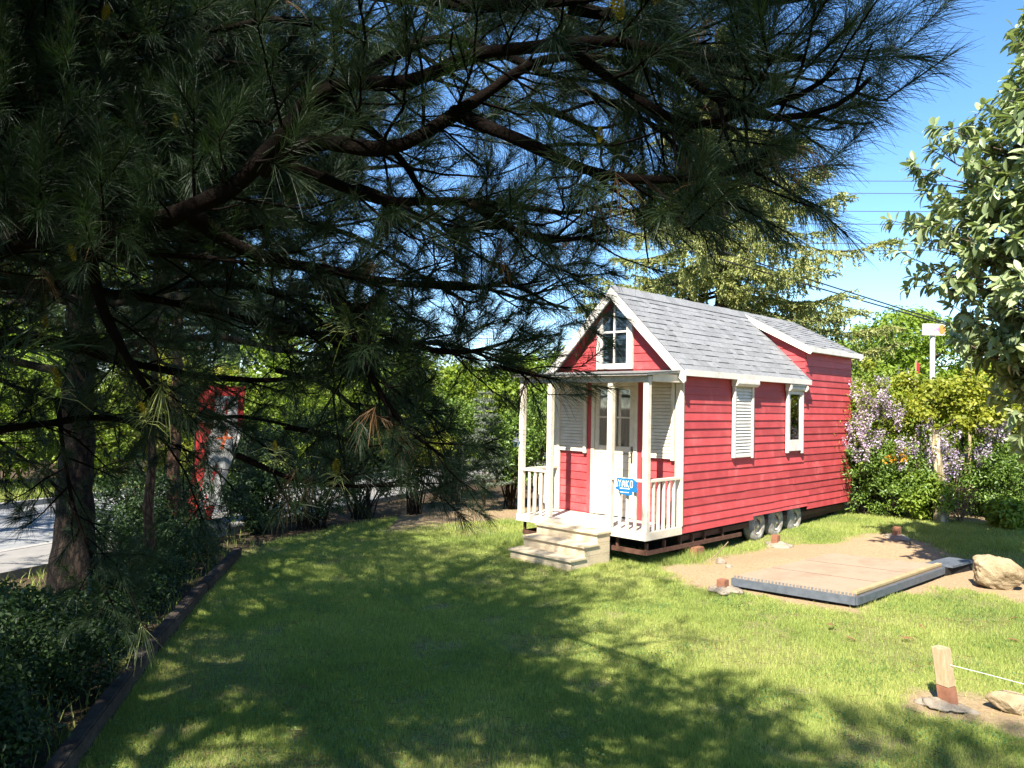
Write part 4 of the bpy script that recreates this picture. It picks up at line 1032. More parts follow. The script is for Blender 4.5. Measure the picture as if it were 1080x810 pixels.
for (xa, ya, xb, yb, d_) in [(260, 300, 420, 400, 3.6), (280, 330, 470, 450, 3.4), (300, 230, 500, 320, 3.5), (640, 60, 790, 150, 2.3), (600, 10, 830, 90, 2.2), (560, 110, 720, 215, 2.6), (600, 60, 760, 190, 2.7), (480, -20, 700, 30, 2.6), (500, 240, 590, 262, 2.9), (290, 390, 440, 470, 3.8), (300, 450, 470, 520, 3.9), (420, 300, 600, 325, 3.4), (400, 360, 570, 395, 3.6), (330, 180, 520, 280, 3.3), (350, 20, 560, 130, 3.2)]:
    LIMBS.append(([(xa, ya, d_), (xa*.65+xb*.35, ya*.7+yb*.3-8, d_+.05), (xa*.3+xb*.7, ya*.3+yb*.7-5, d_), (xb, yb, d_)], .014, .005, (.2, .6), dict(start=.1)))
for li, (pts, r0, r1, sl, op) in enumerate(LIMBS):
    rl_ = np.random.default_rng(100+li)
    P = smooth_path([at(*q) for q in pts], .05, .006, rl_)
    t_ = Tubes(); t_.add(P, np.linspace(r0, r1, len(P))*(1+.08*np.sin(np.arange(len(P))*1.3)), 10)
    sh = Shoots(); dd = pts[len(pts)//2][2]
    opt = dict(start=.2, step=.078, gap=.09, shoot=(.09, .22)); opt.update(op)
    grow(P, t_, sh, rl_, sl=sl, **opt)
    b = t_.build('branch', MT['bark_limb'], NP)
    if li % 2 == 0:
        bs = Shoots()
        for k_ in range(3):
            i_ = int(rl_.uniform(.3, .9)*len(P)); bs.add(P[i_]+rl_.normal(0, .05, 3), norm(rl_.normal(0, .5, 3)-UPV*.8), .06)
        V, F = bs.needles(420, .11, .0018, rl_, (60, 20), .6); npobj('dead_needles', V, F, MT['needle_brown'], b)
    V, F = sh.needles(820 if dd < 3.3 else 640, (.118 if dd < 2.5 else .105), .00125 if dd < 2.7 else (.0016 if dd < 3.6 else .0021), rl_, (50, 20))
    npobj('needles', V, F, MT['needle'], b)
for (x, y, d, L) in [(78, 275, 2.7, .07), (62, 408, 3.0, .09), (185, 134, 2.6, .05), (365, 340, 2.8, .085), (62, 150, 2.8, .05), (232, 255, 3.0, .05), (110, 20, 2.8, .07), (655, 20, 1.9, .085), (690, 5, 1.9, .09), (290, 475, 3.2, .05), (355, 500, 3.2, .08), (48, 345, 3.2, .06), (152, 437, 3.0, .06), (632, 150, 1.9, .05), (320, 130, 2.4, .08)]:
    p = at(x, y, d); q = np.array([rnd.uniform(-.3, .3), rnd.uniform(-.3, .3), 1.0]); L *= .85; V, F = cone_mesh(p, q, L, L*.25, rg)
    npobj('pollen_cone', V, F, MT['cone'], NP)
    sh = Shoots(); sh.add(p-norm(q)*.05, q, .05); V, F = sh.needles(700, .13, .0022, rg, (80, 50), .55); npobj('needles', V, F, MT['needle_pale'] if y > 300 else MT['needle'], NP)
# pale yellowish hanging tufts
for (x, y, d, dx) in [(148, 655, 4.2, .02), (170, 400, 3.0, -.03)]:
    t_ = Tubes(); sh = Shoots(); p = at(x, y, d); q = np.array([dx, .03, -.12]); sh.add(p, q, .05); t_.add(np.array([p-q*1.1+UPV*.04-FW*.05, p-q*.6, p+q*.4]), np.array([.005, .004, .002]), 5)
    o = t_.build('branch', MT['twig'], NP); V, F = sh.needles(500, .15, .0028, rg, (60, 15), .55); npobj('needles', V, F, MT['needle_pale'], o)

def pine(parent, base, h, tr, c0, Rr, rng, wh=.55, nb=5, dens=200, nl=.15, w=.004, barkm='bark_pine', step=.2, gap=.14, lean=(0, 0), crown='needle_far', trunk=True, prof=None, amin=None, sl=(.35, .95)):
    bx, by, bz = base
    if trunk:
        tp = smooth_path([(bx, by, bz-.1), (bx+lean[0]*.3, by+lean[1]*.3, bz+h*.3), (bx+lean[0]*.7, by+lean[1]*.7, bz+h*.65), (bx+lean[0], by+lean[1], bz+h)], .12, .012, rng)
        t0 = Tubes(); rr = np.linspace(tr, .02, len(tp)); zz = tp[:, 2]-bz; rr = rr*(1+.5*np.exp(-np.maximum(zz, 0)*2.2)); t0.add(tp, rr, 16); t0.build('trunk', MT[barkm], parent)
    t_ = Tubes(); sh = Shoots(); z = c0
    while z < h-.2:
        fr = (z-c0)/(h-c0); L0 = Rr*(prof(fr) if prof else (1-fr)**.75)
        a0 = rng.uniform(0, 6.28)
        for k in range(nb):
            a = a0+k*6.283/nb+rng.normal(0, .25)
            if amin and not amin(a, z): continue
            L = L0*rng.uniform(.65, 1.1); dz = rng.uniform(-.05, .25)
            c = np.array([bx+lean[0]*z/h, by+lean[1]*z/h, bz+z+rng.uniform(-.2, .2)]); o_ = np.array([math.cos(a), math.sin(a), 0])
            P = smooth_path([c, c+o_*L*.35+UPV*(dz*L*.3), c+o_*L*.7+UPV*(dz*L*.3-.04*L), c+o_*L+UPV*(dz*L*.3+.05*L)], .1, .01, rng)
            t_.add(P, np.linspace(.012+.012*L, .006, len(P)), 6)
            grow(P, t_, sh, rng, start=.22, step=step, sl=sl, shoot=(.1, .2), gap=gap, sub_r=.008, k=3)
        z += wh*rng.uniform(.7, 1.3)
    t_.build('limbs', MT['twig'], parent)
    V, F = sh.needles(dens, nl, w, rng); npobj('crown', V, F, MT[crown], parent)
pine(NP, (1.5, -10.2, ZG), 10.2, .24, 4.0, 5.2, np.random.default_rng(41), trunk=False, wh=.5, nb=6, dens=220, w=.005)
pine(NP, (1.5, -10.2, ZG), 4.4, .24, 2.2, 4.6, np.random.default_rng(43), trunk=False, wh=.5, nb=7, dens=200, w=.005, amin=lambda a, z: math.sin(a-.75) < -.45, prof=lambda f: 1.0)
def pine_thing(label, base, *a, **k):
    e = empty('pine_tree', base); tag(e, label, 'pine tree', 'pines beside the road'); pine(e, base, *a, **k); return e
pine_thing('pine with the thickest dark rough trunk at the left beside the road', (-2.98, -7.24, ZG), 9.5, .20, 2.6, 3.4, np.random.default_rng(51), nl=.12, w=.003, dens=300, nb=6)
pine_thing('slim pine with a reddish trunk right of the thick dark trunk', (-3.32, -6.34, ZG), 6.2, .06, 3.3, 1.6, np.random.default_rng(52), wh=.5, barkm='bark_red', w=.003, dens=300, nb=6, nl=.12)
pine_thing('reddish barked pine nearest to the red and white banner', (-5.29, -5.28, ZG), 7.5, .10, 3.3, 2.0, np.random.default_rng(53), wh=.5, barkm='bark_red', w=.003, dens=300, nb=6, nl=.12)
pine_thing('pine standing behind the camera whose shade lies on the near lawn', (8.0, -12.4, ZG), 10.0, .2, 3.4, 4.4, np.random.default_rng(54), w=.0065, dens=230, wh=.5, nb=6)
pine_thing('pine behind the camera at the left whose shade lies along the sleepers', (3.1, -12.4, ZG), 8.5, .16, 2.3, 3.1, np.random.default_rng(57), w=.006, dens=140, wh=.55)
pine_thing('pine just left of the picture between the near pine and the thick dark trunk', (-1.0, -9.9, ZG), 9.0, .16, 3.0, 2.8, np.random.default_rng(58), w=.0045, dens=200, wh=.5, nb=6)
pine_thing('pine left of the picture whose shade crosses the road', (-7.6, -9.6, ZG), 8.5, .18, 2.6, 2.8, np.random.default_rng(55), w=.006, dens=150)

def crown(center, rad, ncl, cr, per, LL, LW, rng, shell=.75, fold=.25, down=.0, lump=.25, zflat=.75):
    """leaf clumps spread through an uneven ellipsoid; returns leaf arrays and clump centres"""
    d = norm(rng.normal(size=(ncl, 3))); r = shell+(1-shell)*rng.random(ncl); r = np.where(rng.random(ncl) < .25, rng.uniform(.25, .75, ncl), r)
    lp = 1+lump*(fbm(d[:, 0]*1.5+d[:, 2]+7, d[:, 1]*1.5-d[:, 2]+3, 1.3, int(rng.integers(200)), 2)-.5)*2
    C = np.asarray(center)+d*(r*lp)[:, None]*np.asarray(rad)
    crs = cr*rng.uniform(.6, 1.25, ncl)
    n = ncl*per; ci = np.repeat(np.arange(ncl), per)
    q = norm(rng.normal(size=(n, 3))); q[:, 2] = q[:, 2]*zflat
    rr = rng.random(n)**.45
    P = C[ci]+q*(rr*crs[ci])[:, None]
    Nn = norm(q+UPV*.7+rng.normal(0, .5, (n, 3))); D = norm(np.cross(Nn, rng.normal(size=(n, 3)))+UPV*(-down))
    L = LL*rng.uniform(.65, 1.2, n); V, F = leaves(P, D, Nn, L, L*LW*rng.uniform(.8, 1.15, n), fold)
    return V, F, C
def tree(name, label, cat, base, h, cz, rad, ncl, cr, per, LL, LW, m, tr, seed, barkm='bark_grey', group=None, nl=14, down=0., lump=.3, stems=1, shell=.75, extra=None, stembend=.3):
    rng = np.random.default_rng(seed); base = np.asarray(base, float); e = empty(name, tuple(base)); tag(e, label, cat, group)
    c = base+np.array([0, 0, cz]); V, F, C = crown(c, rad, ncl, cr, per, LL, LW, rng, shell=shell, down=down, lump=lump)
    keep = V.reshape(-1, 4, 3)[:, :, 2].min(1) > base[2]-.02; Vk = V.reshape(-1, 4, 3)[keep]; k = len(Vk); b = (np.arange(k)*4)[:, None]
    npobj('foliage' if stems > 1 else 'crown', Vk.reshape(-1, 3), np.concatenate([b+np.array([[0, 1, 2]]), b+np.array([[0, 2, 3]])]), MT[m], e)
    t_ = Tubes(); idx = rng.choice(ncl, min(nl, ncl), replace=False)
    if stems == 1:
        P = smooth_path([base-UPV*.1, base+UPV*cz*.45+rng.normal(0, .05, 3)*tr*4, c+UPV*rad[2]*.3], .15, .01, rng); t_.add(P, np.linspace(tr, tr*.3, len(P)), 10)
        for i_ in idx:
            s = P[int(len(P)*rng.uniform(.45, .95))]; Q = smooth_path([s, (s+C[i_])/2+UPV*.1*rad[2]*rng.normal()*.5, C[i_]], .15, .01, rng); t_.add(Q, np.linspace(tr*.35, tr*.08, len(Q)), 5)
    else:
        for i_ in idx:
            s = base+np.array([rng.normal(0, .12)*rad[0], rng.normal(0, .12)*rad[1], -.05]); Q = smooth_path([s, s*.5+C[i_]*.5+UPV*.15*(C[i_][2]-s[2])+rng.normal(0, stembend*.2, 3)*rad[0], C[i_]], .08, .01, rng); t_.add(Q, np.linspace(tr, tr*.25, len(Q)), 5)
    t_.build('trunk' if stems == 1 else 'stems', MT[barkm], e)
    return e
def gp(x, y, z=None):
    p = (x-CAM[0], y-CAM[1]); return (x, y, float(g(x, y)) if z is None else z)
def gat(px, d):
    """ground point in the vertical plane of photo column px at depth d"""
    p = at(px, 420, d); return (p[0], p[1], float(g(p[0], p[1])))

# spruce behind the house with hanging branchlets
def spruce(label, base, h, tr, z0, Rf, seed, nb=5, wh=.42, dens=1.0, hang=(.25, .9), only=None):
    rng = np.random.default_rng(seed); e = empty('spruce_tree', base); tag(e, label, 'spruce tree')
    base = np.array(base); tp = smooth_path([base-UPV*.1, base+UPV*h*.5+np.array([.06, .03, 0]), base+UPV*h], .3, .01, rng); t_ = Tubes(); t_.add(tp, np.linspace(tr, .02, len(tp)), 12); t_.build('trunk', MT['bark_grey'], e)
    t_ = Tubes(); NB = []; ND = []; NL = []; z = z0
    while z < h-.05:
        a0 = rng.uniform(0, 6.28)
        for k in range(nb):
            a = a0+k*6.283/nb+rng.normal(0, .3); L = max(.12, Rf(z)*rng.uniform(.55, 1.12)); o_ = np.array([math.cos(a), math.sin(a), 0])
            c = base+UPV*(z+rng.uniform(-.15, .15)); dr = rng.uniform(.12, .34)
            P = smooth_path([c, c+o_*L*.35-UPV*(dr*L*.35), c+o_*L*.72-UPV*(dr*L*.75), c+o_*L-UPV*(dr*L*.55)], .12, .012, rng)
            t_.add(P, np.linspace(.012+.009*L, .005, len(P)), 5)
            T = norm(np.gradient(P, axis=0))
            m = int(len(P)*4.2*dens)
            for q in range(m):
                i_ = int(len(P)*(.10+.9*rng.random())); i_ = min(i_, len(P)-1); p = P[i_]; fr = i_/len(P)
                sd = np.cross(T[i_], UPV)*rng.choice([-1, 1])
                if rng.random() < .5:
                    hl = rng.uniform(*hang)*(.5+.8*fr*(1.3-fr))*min(1, L/1.5); d0 = norm(-UPV+sd*rng.uniform(.1, .5)+T[i_]*.2); d1 = norm(-UPV+rng.normal(0, .12, 3))
                else:
                    hl = rng.uniform(.2, .5)*min(1, L/1.2); d0 = norm(sd+T[i_]*.8+UPV*.1); d1 = norm(sd*.5+T[i_]*.6-UPV*.35)
                s = np.linspace(0, 1, max(3, int(hl/.05))); path = p+d0*(hl*s*(1-s*.6))[:, None]+d1*(hl*.75*s**1.6)[:, None]
                for w_ in range(len(s)):
                    tt = norm(path[min(w_+1, len(s)-1)]-path[max(w_-1, 0)])
                    for _ in range(4):
                        NB.append(path[w_]); ND.append(norm(tt*.7+rng.normal(0, .5, 3))); NL.append(rng.uniform(.06, .11))
            NB.append(P[-1]); ND.append(T[-1]); NL.append(.12)
        z += wh*rng.uniform(.7, 1.3)
    t_.build('limbs', MT['twig'], e)
    NB = np.array(NB); ND = np.array(ND); NL = np.array(NL)
    V, F = needles(NB, ND, NL, np.full(len(NB), .028), rng, .1); npobj('crown', V, F, MT['spruce'], e)
spruce('tall yellow-green spruce with drooping branches rising behind the house roof', gat(757, 20.5), 12.5, .26, 2.2, lambda z: 3.9*min(1, max(.05, (12.6-z)/6.2))*min(1, .72+.06*z), 61, nb=6, wh=.36, hang=(.12, .5))
spruce('young slender spruce whose tip shows above the rear roof corner', gat(888, 19.5), 3.55, .05, .5, lambda z: .12+.75*max(0, (3.5-z)/3.5), 62, wh=.25, hang=(.05, .15))

# bright round tree far behind the hedge, and others
def tr_(px, d, top, **k): pass
tree('broadleaf_tree', 'round bright green tree far behind the flowering hedge', 'tree', gat(962, 36), 8, 3.4, (4.5, 4.5, 3.3), 330, .75, 120, .20, .6, 'maple', .3, 71, nl=20, lump=.22, shell=.85)
tree('broadleaf_tree', 'green tree behind the hedge mostly hidden by the broad-leaved evergreen', 'tree', gat(1100, 33), 7, 2.6, (3.6, 3.6, 2.6), 220, .75, 110, .20, .6, 'maple', .25, 72, nl=16, shell=.85)
# broad-leaved evergreen at the right
def magnolia(label, base, seed):
    rng = np.random.default_rng(seed); e = empty('evergreen_tree', base); tag(e, label, 'tree'); base = np.array(base)
    t_ = Tubes(); tp = smooth_path([base-UPV*.1, base+np.array([.02, .03, 1.6]), base+np.array([-.05, 0, 3.6]), base+np.array([0, .05, 6.9])], .15, .01, rng); t_.add(tp, np.linspace(.11, .03, len(tp)), 10)
    B = []; D = []
    z = 1.9
    while z < 7.0:
        f = (z-1.9)/5.1; Rz = .87*float(np.interp(z, [1.9, 2.4, 3.0, 3.8, 4.8, 5.3, 5.8, 6.4, 7.0], [.3, .75, 1.4, 1.95, 2.1, 1.95, 1.25, .65, .3]))
        for k in range(20):
            a = rng.uniform(0, 6.283); L = Rz*rng.uniform(.5, 1.04); o_ = np.array([math.cos(a), math.sin(a), 0]); zs = z-.35*L+rng.uniform(-.2, .2)
            c = base+UPV*max(1.2, zs); end = base+o_*L+UPV*(z+rng.uniform(-.15, .25))
            P = smooth_path([c, c*.55+end*.45-UPV*.03, end], .08, .01, rng); t_.add(P, np.linspace(.02, .005, len(P)), 5)
            ends = [(end, norm(P[-1]-P[-3]))]
            for q in range(4):
                i_ = int(len(P)*rng.uniform(.4, .95)); d = norm(norm(P[i_]-P[i_-1])+rng.normal(0, .6, 3)+UPV*.2); l_ = rng.uniform(.2, .45); pe = P[i_]+d*l_; t_.add(np.array([P[i_], P[i_]+d*l_*.5, pe]), np.array([.006, .005, .003]), 4); ends.append((pe, d))
            for (pe, d) in ends:
                m = rng.integers(11, 18)
                for q in range(m):
                    B.append(pe-d*rng.uniform(0, .16)); s = perp(d[None], rng)[0]; D.append(norm(d*rng.uniform(.25, .9)+s*.9-UPV*rng.uniform(.0, .55)))
        z += .30
    B = np.array(B); D = np.array(D); n = len(B)
    Nn = norm(UPV+rng.normal(0, .35, (n, 3))+norm(B-base-UPV*3.6)*.8)
    L = rng.uniform(.12, .19, n); V, F = bigleaves(B, D, Nn, L, L*rng.uniform(.34, .44, n), rng.uniform(.05, .4, n)); npobj('crown', V, F, MT['magnolia'], e, smooth=True)
    t_.build('trunk', MT['bark_grey'], e)
magnolia('broad-leaved evergreen tree with large glossy leaves at the right edge', (4.51, 1.2, float(g(4.51, 1.2))), 81)

# flowering hedge at the right: shrubs, wisteria, golden maple, bare trunk
def shrub(label, base, h, r, m, seed, LL=.07, LW=.5, per=60, ncl=70, cat='shrub', group=None, nl=16, cr=.22, barkm='twig', lump=.35, low=.0, name='shrub', ry=None, shell=.7, tr=.012):
    return tree(name, label, cat, base, h, low+(h-low)*.5, (r, ry or r, (h-low)*.5), ncl, cr, per, LL, LW, m, tr, seed, barkm, group, nl, stems=nl, lump=lump, shell=shell)
HG = 'shrubs of the hedge at the right'
shrub('dark green shrub of the right hedge beside the rear corner of the house', gat(912, 15.9), 1.65, .75, 'shrub', 91, group=HG, ncl=90)
shrub('glossy green shrub below the orange flowers in the right hedge', gat(948, 15.5), 1.4, .8, 'shrub', 92, group=HG, ncl=100)
shrub('small bright green shrub just left of the pale bare trunk', gat(972, 15.2), .95, .5, 'lime', 93, group=HG, ncl=60, LL=.09)
shrub('shaded green shrub just right of the pale bare trunk', gat(1036, 15.9), 1.55, .8, 'shrub', 94, group=HG, ncl=100)
shrub('green shrub of the right hedge below the broad-leaved evergreen', gat(1068, 15.5), 1.5, .8, 'shrub', 95, group=HG, ncl=90)
shrub('low bright green plant in front of the right end of the hedge', gat(1066, 14.2), .55, .38, 'lime', 96, group=HG, ncl=40, LL=.1, cr=.15)
shrub('green shrub of the hedge at the very edge of the photo', gat(1118, 15.6), 1.7, .9, 'shrub', 97, group=HG, ncl=90)
shrub('golden-leaved maple spreading over the top of the right hedge', gat(998, 16.7), 3.0, 1.8, 'gold', 98, ncl=190, LL=.10, LW=.75, per=70, low=1.6, name='maple_tree', cat='tree', lump=.75, tr=.02)
shrub('yellow-green bush behind the wisteria nearest to the house', gat(925, 17.2), 2.85, .9, 'gold', 131, ncl=90, LL=.10, LW=.7, per=60, low=1.3, lump=.6, group=HG, tr=.02)
shrub('golden maple bush behind the evergreen at the right edge', gat(1065, 17.8), 2.6, 1.0, 'gold', 99, ncl=90, LL=.10, LW=.75, per=60, low=1.4, name='maple_tree', cat='tree', tr=.02)
shrub('dry brown twiggy bush right of the pale bare trunk', gat(1014, 14.9), .75, .4, 'dry', 100, group=HG, ncl=18, per=16, LL=.06, barkm='drytwig', nl=40)
def wist(label, px0, px1, d, z0, z1, n, seed):
    rng = np.random.default_rng(seed); base = gat((px0+px1)/2, d); e = empty('wisteria', base); tag(e, label, 'wisteria', 'wisterias in the flowering hedge'); bz = base[2]
    V = []; F = []; P = []; D = []; Nn = []; t_ = Tubes(); cl = []
    for k in range(n):
        px = rng.uniform(px0, px1); z = rng.uniform(z0, z1)
        while vnoise(px/16., z*3, seed) < .5: px = rng.uniform(px0, px1); z = rng.uniform(z0, z1)
        dd = d-.5+rng.normal(0, .3); z = z-.25*abs((px-(px0+px1)/2)/(px1-px0)); c = at(px, 420, dd); c[2] = bz+z; cl.append(c)
        L = rng.uniform(.16, .42); m = int(L*200)
        t = rng.random(m); rad = .065*(1-t*.8)+.012; q = norm(rng.normal(size=(m, 3))); q[:, 2] *= .4
        pp = c-UPV*(L*t)[:, None]+q*rad[:, None]; P.append(pp); D.append(norm(q+rng.normal(0, .3, (m, 3)))); Nn.append(norm(UPV+rng.normal(0, .6, (m, 3))))
    P = np.concatenate(P); D = np.concatenate(D); Nn = np.concatenate(Nn); Lp = rng.uniform(.028, .05, len(P)); V, F = leaves(P, D, Nn, Lp, Lp*.9, .3); npobj('blossom', V, F, MT['wisteria'], e)
    cl = np.array(cl); per = 16; ci = np.repeat(np.arange(n), per); P = cl[ci]+rng.normal(0, .17, (n*per, 3)); P[:, 2] += .05; D = norm(rng.normal(size=P.shape)-UPV*.4); Lp = rng.uniform(.05, .1, len(P)); V, F = leaves(P, D, norm(UPV+rng.normal(0, .5, P.shape)), Lp, Lp*.38, .2); npobj('foliage', V, F, MT['lime'], e)
    b = np.array(base)
    for k in range(14):
        q = cl[rng.integers(n)]; Q = smooth_path([b+rng.normal(0, .15, 3)*np.array([1, 1, 0])-UPV*.05, (b+q)/2+rng.normal(0, .15, 3), q], .1, .02, rng); t_.add(Q, np.linspace(.022, .006, len(Q)), 5)
    t_.build('stems', MT['bark_grey'], e)
wist('lilac wisteria crowded with blossom beside the rear corner of the house', 893, 952, 16.2, 1.45, 2.9, 120, 111)
wist('lilac wisteria hanging over the pale bare trunk', 948, 1012, 15.9, 1.1, 2.2, 48, 112)
wist('lilac wisteria with sparse blossom toward the broad-leaved evergreen', 1008, 1062, 16.1, 1.3, 2.2, 26, 113)
e = shrub('bush with clusters of orange flowers in the middle of the hedge', gat(943, 15.5), 1.62, .42, 'lime', 114, name='flowering_shrub', cat='shrub', ncl=30, low=.7, LL=.06)
rng_ = np.random.default_rng(3); c = np.array(gat(941, 15.0)); P = np.concatenate([c+np.array([0, 0, z])+RT0*u+rng_.normal(0, .06, (22, 3)) for u, z in [(.0, 1.18), (.2, 1.26)]])
D = norm(rng_.normal(size=P.shape)); V, F = leaves(P, D, norm(rng_.normal(size=P.shape)+UPV-FW), np.full(len(P), .055), np.full(len(P), .05), .2); npobj('blossom', V, F, MT['orangeflower'], e)
# pale bare trunk
e = empty('bare_trunk', gat(993, 14.9)); tag(e, 'pale bare dead trunk standing in front of the flowering hedge', 'dead tree'); b = np.array(gat(993, 14.9)); rng_ = np.random.default_rng(8); t_ = Tubes()
P = smooth_path([b-UPV*.1, b+np.array([-.03, 0, .5]), b+np.array([-.05, 0, 1.1]), b+np.array([-.12, .02, 1.7])], .08, .012, rng_); t_.add(P, np.linspace(.12, .07, len(P))*(1+.4*np.exp(-np.arange(len(P))*.6)), 12)
t_.build('trunk', MT['bark_pale'], e)
t_ = Tubes()
for q in [((.25, .0, 2.0), .035), ((-.3, .1, 2.2), .03)]:
    t_ = Tubes(); t_.add(smooth_path([P[-6], P[-3]+np.array(q[0])*.1, b+np.array(q[0])], .08, .012, rng_), np.linspace(q[1], .012, len(smooth_path([P[-6], P[-3]+np.array(q[0])*.1, b+np.array(q[0])], .08))), 6)
    t_.build('limb', MT['bark_grey'], e)

# across the road: sunlit hedge bushes, then trees
AG = 'sunlit bushes across the road'
for k, (px, d, h, r, m, lab) in enumerate([(-70, 17.5, 3.4, 1.9, 'lime', 'leftmost sunlit bush across the road'), (15, 18.5, 3.3, 1.8, 'lime', 'sunlit yellow-green bush across the road left of the thick pine trunk'), (105, 19, 3.2, 1.8, 'lime', 'sunlit yellow-green bush across the road right of the thick pine trunk'),
        (180, 20, 3.3, 1.7, 'gold', 'golden bush across the road behind the slim pine trunks'), (262, 21, 3.3, 1.8, 'lime', 'yellow-green bush across the road behind the banner'), (345, 22.5, 3.0, 1.9, 'lime', 'yellow-green bush across the road right of the banner')]):
    shrub(lab, gat(px, d), h, r, m, 120+k, LL=.11, LW=.6, per=70, ncl=150, cr=.36, group=AG, low=.1, tr=.02)
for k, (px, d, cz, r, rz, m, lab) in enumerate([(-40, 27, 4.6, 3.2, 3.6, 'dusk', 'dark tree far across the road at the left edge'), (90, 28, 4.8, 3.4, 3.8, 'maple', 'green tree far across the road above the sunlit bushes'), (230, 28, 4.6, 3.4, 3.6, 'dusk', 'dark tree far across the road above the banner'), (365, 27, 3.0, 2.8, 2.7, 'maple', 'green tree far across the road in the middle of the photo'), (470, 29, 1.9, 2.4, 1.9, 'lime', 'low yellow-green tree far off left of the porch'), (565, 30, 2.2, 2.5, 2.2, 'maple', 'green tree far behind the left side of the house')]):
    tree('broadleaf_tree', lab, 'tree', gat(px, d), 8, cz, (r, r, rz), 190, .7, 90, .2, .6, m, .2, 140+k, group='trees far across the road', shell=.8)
# bushes along the far edge of the lawn
LG = 'bushes along the far edge of the lawn'
for k, (px, d, h, r, m, low, lab, ll) in enumerate([
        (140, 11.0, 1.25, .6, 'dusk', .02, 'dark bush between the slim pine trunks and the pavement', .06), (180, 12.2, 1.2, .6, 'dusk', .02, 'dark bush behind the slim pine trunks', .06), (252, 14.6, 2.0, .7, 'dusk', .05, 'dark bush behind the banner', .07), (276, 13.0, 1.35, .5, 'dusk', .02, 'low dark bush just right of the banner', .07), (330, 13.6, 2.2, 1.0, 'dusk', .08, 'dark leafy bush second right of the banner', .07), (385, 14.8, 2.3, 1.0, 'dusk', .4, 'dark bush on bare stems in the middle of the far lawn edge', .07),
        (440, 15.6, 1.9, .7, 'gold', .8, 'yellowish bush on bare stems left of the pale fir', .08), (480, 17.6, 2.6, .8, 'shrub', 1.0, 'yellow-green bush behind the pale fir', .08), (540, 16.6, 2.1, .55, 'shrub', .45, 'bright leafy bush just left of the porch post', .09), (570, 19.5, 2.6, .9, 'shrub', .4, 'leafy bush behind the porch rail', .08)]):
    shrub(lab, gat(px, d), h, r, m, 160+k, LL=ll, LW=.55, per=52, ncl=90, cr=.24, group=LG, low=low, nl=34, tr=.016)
# pale blue-green fir
def fir(label, base, h, R0, seed, m):
    rng = np.random.default_rng(seed); e = empty('fir_tree', base); tag(e, label, 'fir tree'); base = np.array(base); t_ = Tubes(); tp = np.array([base-UPV*.05, base+UPV*h*.5, base+UPV*h]); t_.add(tp, np.array([.05, .03, .01]), 8); t_.build('trunk', MT['bark_grey'], e)
    B = []; D = []; t_ = Tubes(); z = .55
    while z < h:
        for k in range(6):
            a = rng.uniform(0, 6.28); L = R0*(1-z/h*.85)*rng.uniform(.7, 1.1); o_ = np.array([math.cos(a), math.sin(a), .12]); P = base+UPV*z+o_*np.linspace(0, L, 8)[:, None]; t_.add(P, np.linspace(.01, .004, 8), 4)
            for q in range(int(L*60)):
                f = rng.random(); p = base+UPV*z+o_*L*f; s = np.cross(norm(o_), UPV)*rng.choice([-1, 1]); dd = norm(norm(o_)*.7+s*.8+rng.normal(0, .2, 3)); l = .22*(1.1-f)*rng.uniform(.6, 1.2)
                for w_ in range(5): B.append(p+dd*l*w_/5); D.append(norm(dd*.6+rng.normal(0, .5, 3)))
        z += .16
    t_.build('limbs', MT['twig'], e); B = np.array(B); V, F = needles(B, np.array(D), rng.uniform(.05, .08, len(B)), np.full(len(B), .016), rng, .05); npobj('crown', V, F, MT[m], e)
fir('pale grey-green fir standing left of the porch', gat(512, 16.2), 2.6, .75, 171, 'bluefir')
# planted bed at the left
BG = 'low bushes in the planted bed'
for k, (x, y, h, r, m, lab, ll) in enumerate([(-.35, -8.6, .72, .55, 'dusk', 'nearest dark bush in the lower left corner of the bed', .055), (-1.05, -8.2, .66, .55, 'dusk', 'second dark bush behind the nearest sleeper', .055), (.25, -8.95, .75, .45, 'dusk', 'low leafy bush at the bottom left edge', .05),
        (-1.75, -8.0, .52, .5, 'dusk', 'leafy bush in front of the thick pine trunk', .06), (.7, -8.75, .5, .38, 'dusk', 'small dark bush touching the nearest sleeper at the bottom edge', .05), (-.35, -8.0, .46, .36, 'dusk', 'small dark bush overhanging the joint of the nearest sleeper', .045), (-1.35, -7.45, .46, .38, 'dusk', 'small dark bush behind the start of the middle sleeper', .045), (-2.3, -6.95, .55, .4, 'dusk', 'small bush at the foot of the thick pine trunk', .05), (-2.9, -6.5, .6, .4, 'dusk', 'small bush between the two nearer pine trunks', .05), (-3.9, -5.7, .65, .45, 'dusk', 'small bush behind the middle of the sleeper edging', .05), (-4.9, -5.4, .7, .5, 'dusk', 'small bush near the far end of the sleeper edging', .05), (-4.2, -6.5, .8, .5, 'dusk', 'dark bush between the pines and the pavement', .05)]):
    shrub(lab, (x, y, ZG), h, r, m, 180+k, LL=ll, LW=.5, per=46, ncl=70, cr=.17, group=BG, low=.02, nl=22, tr=.006)

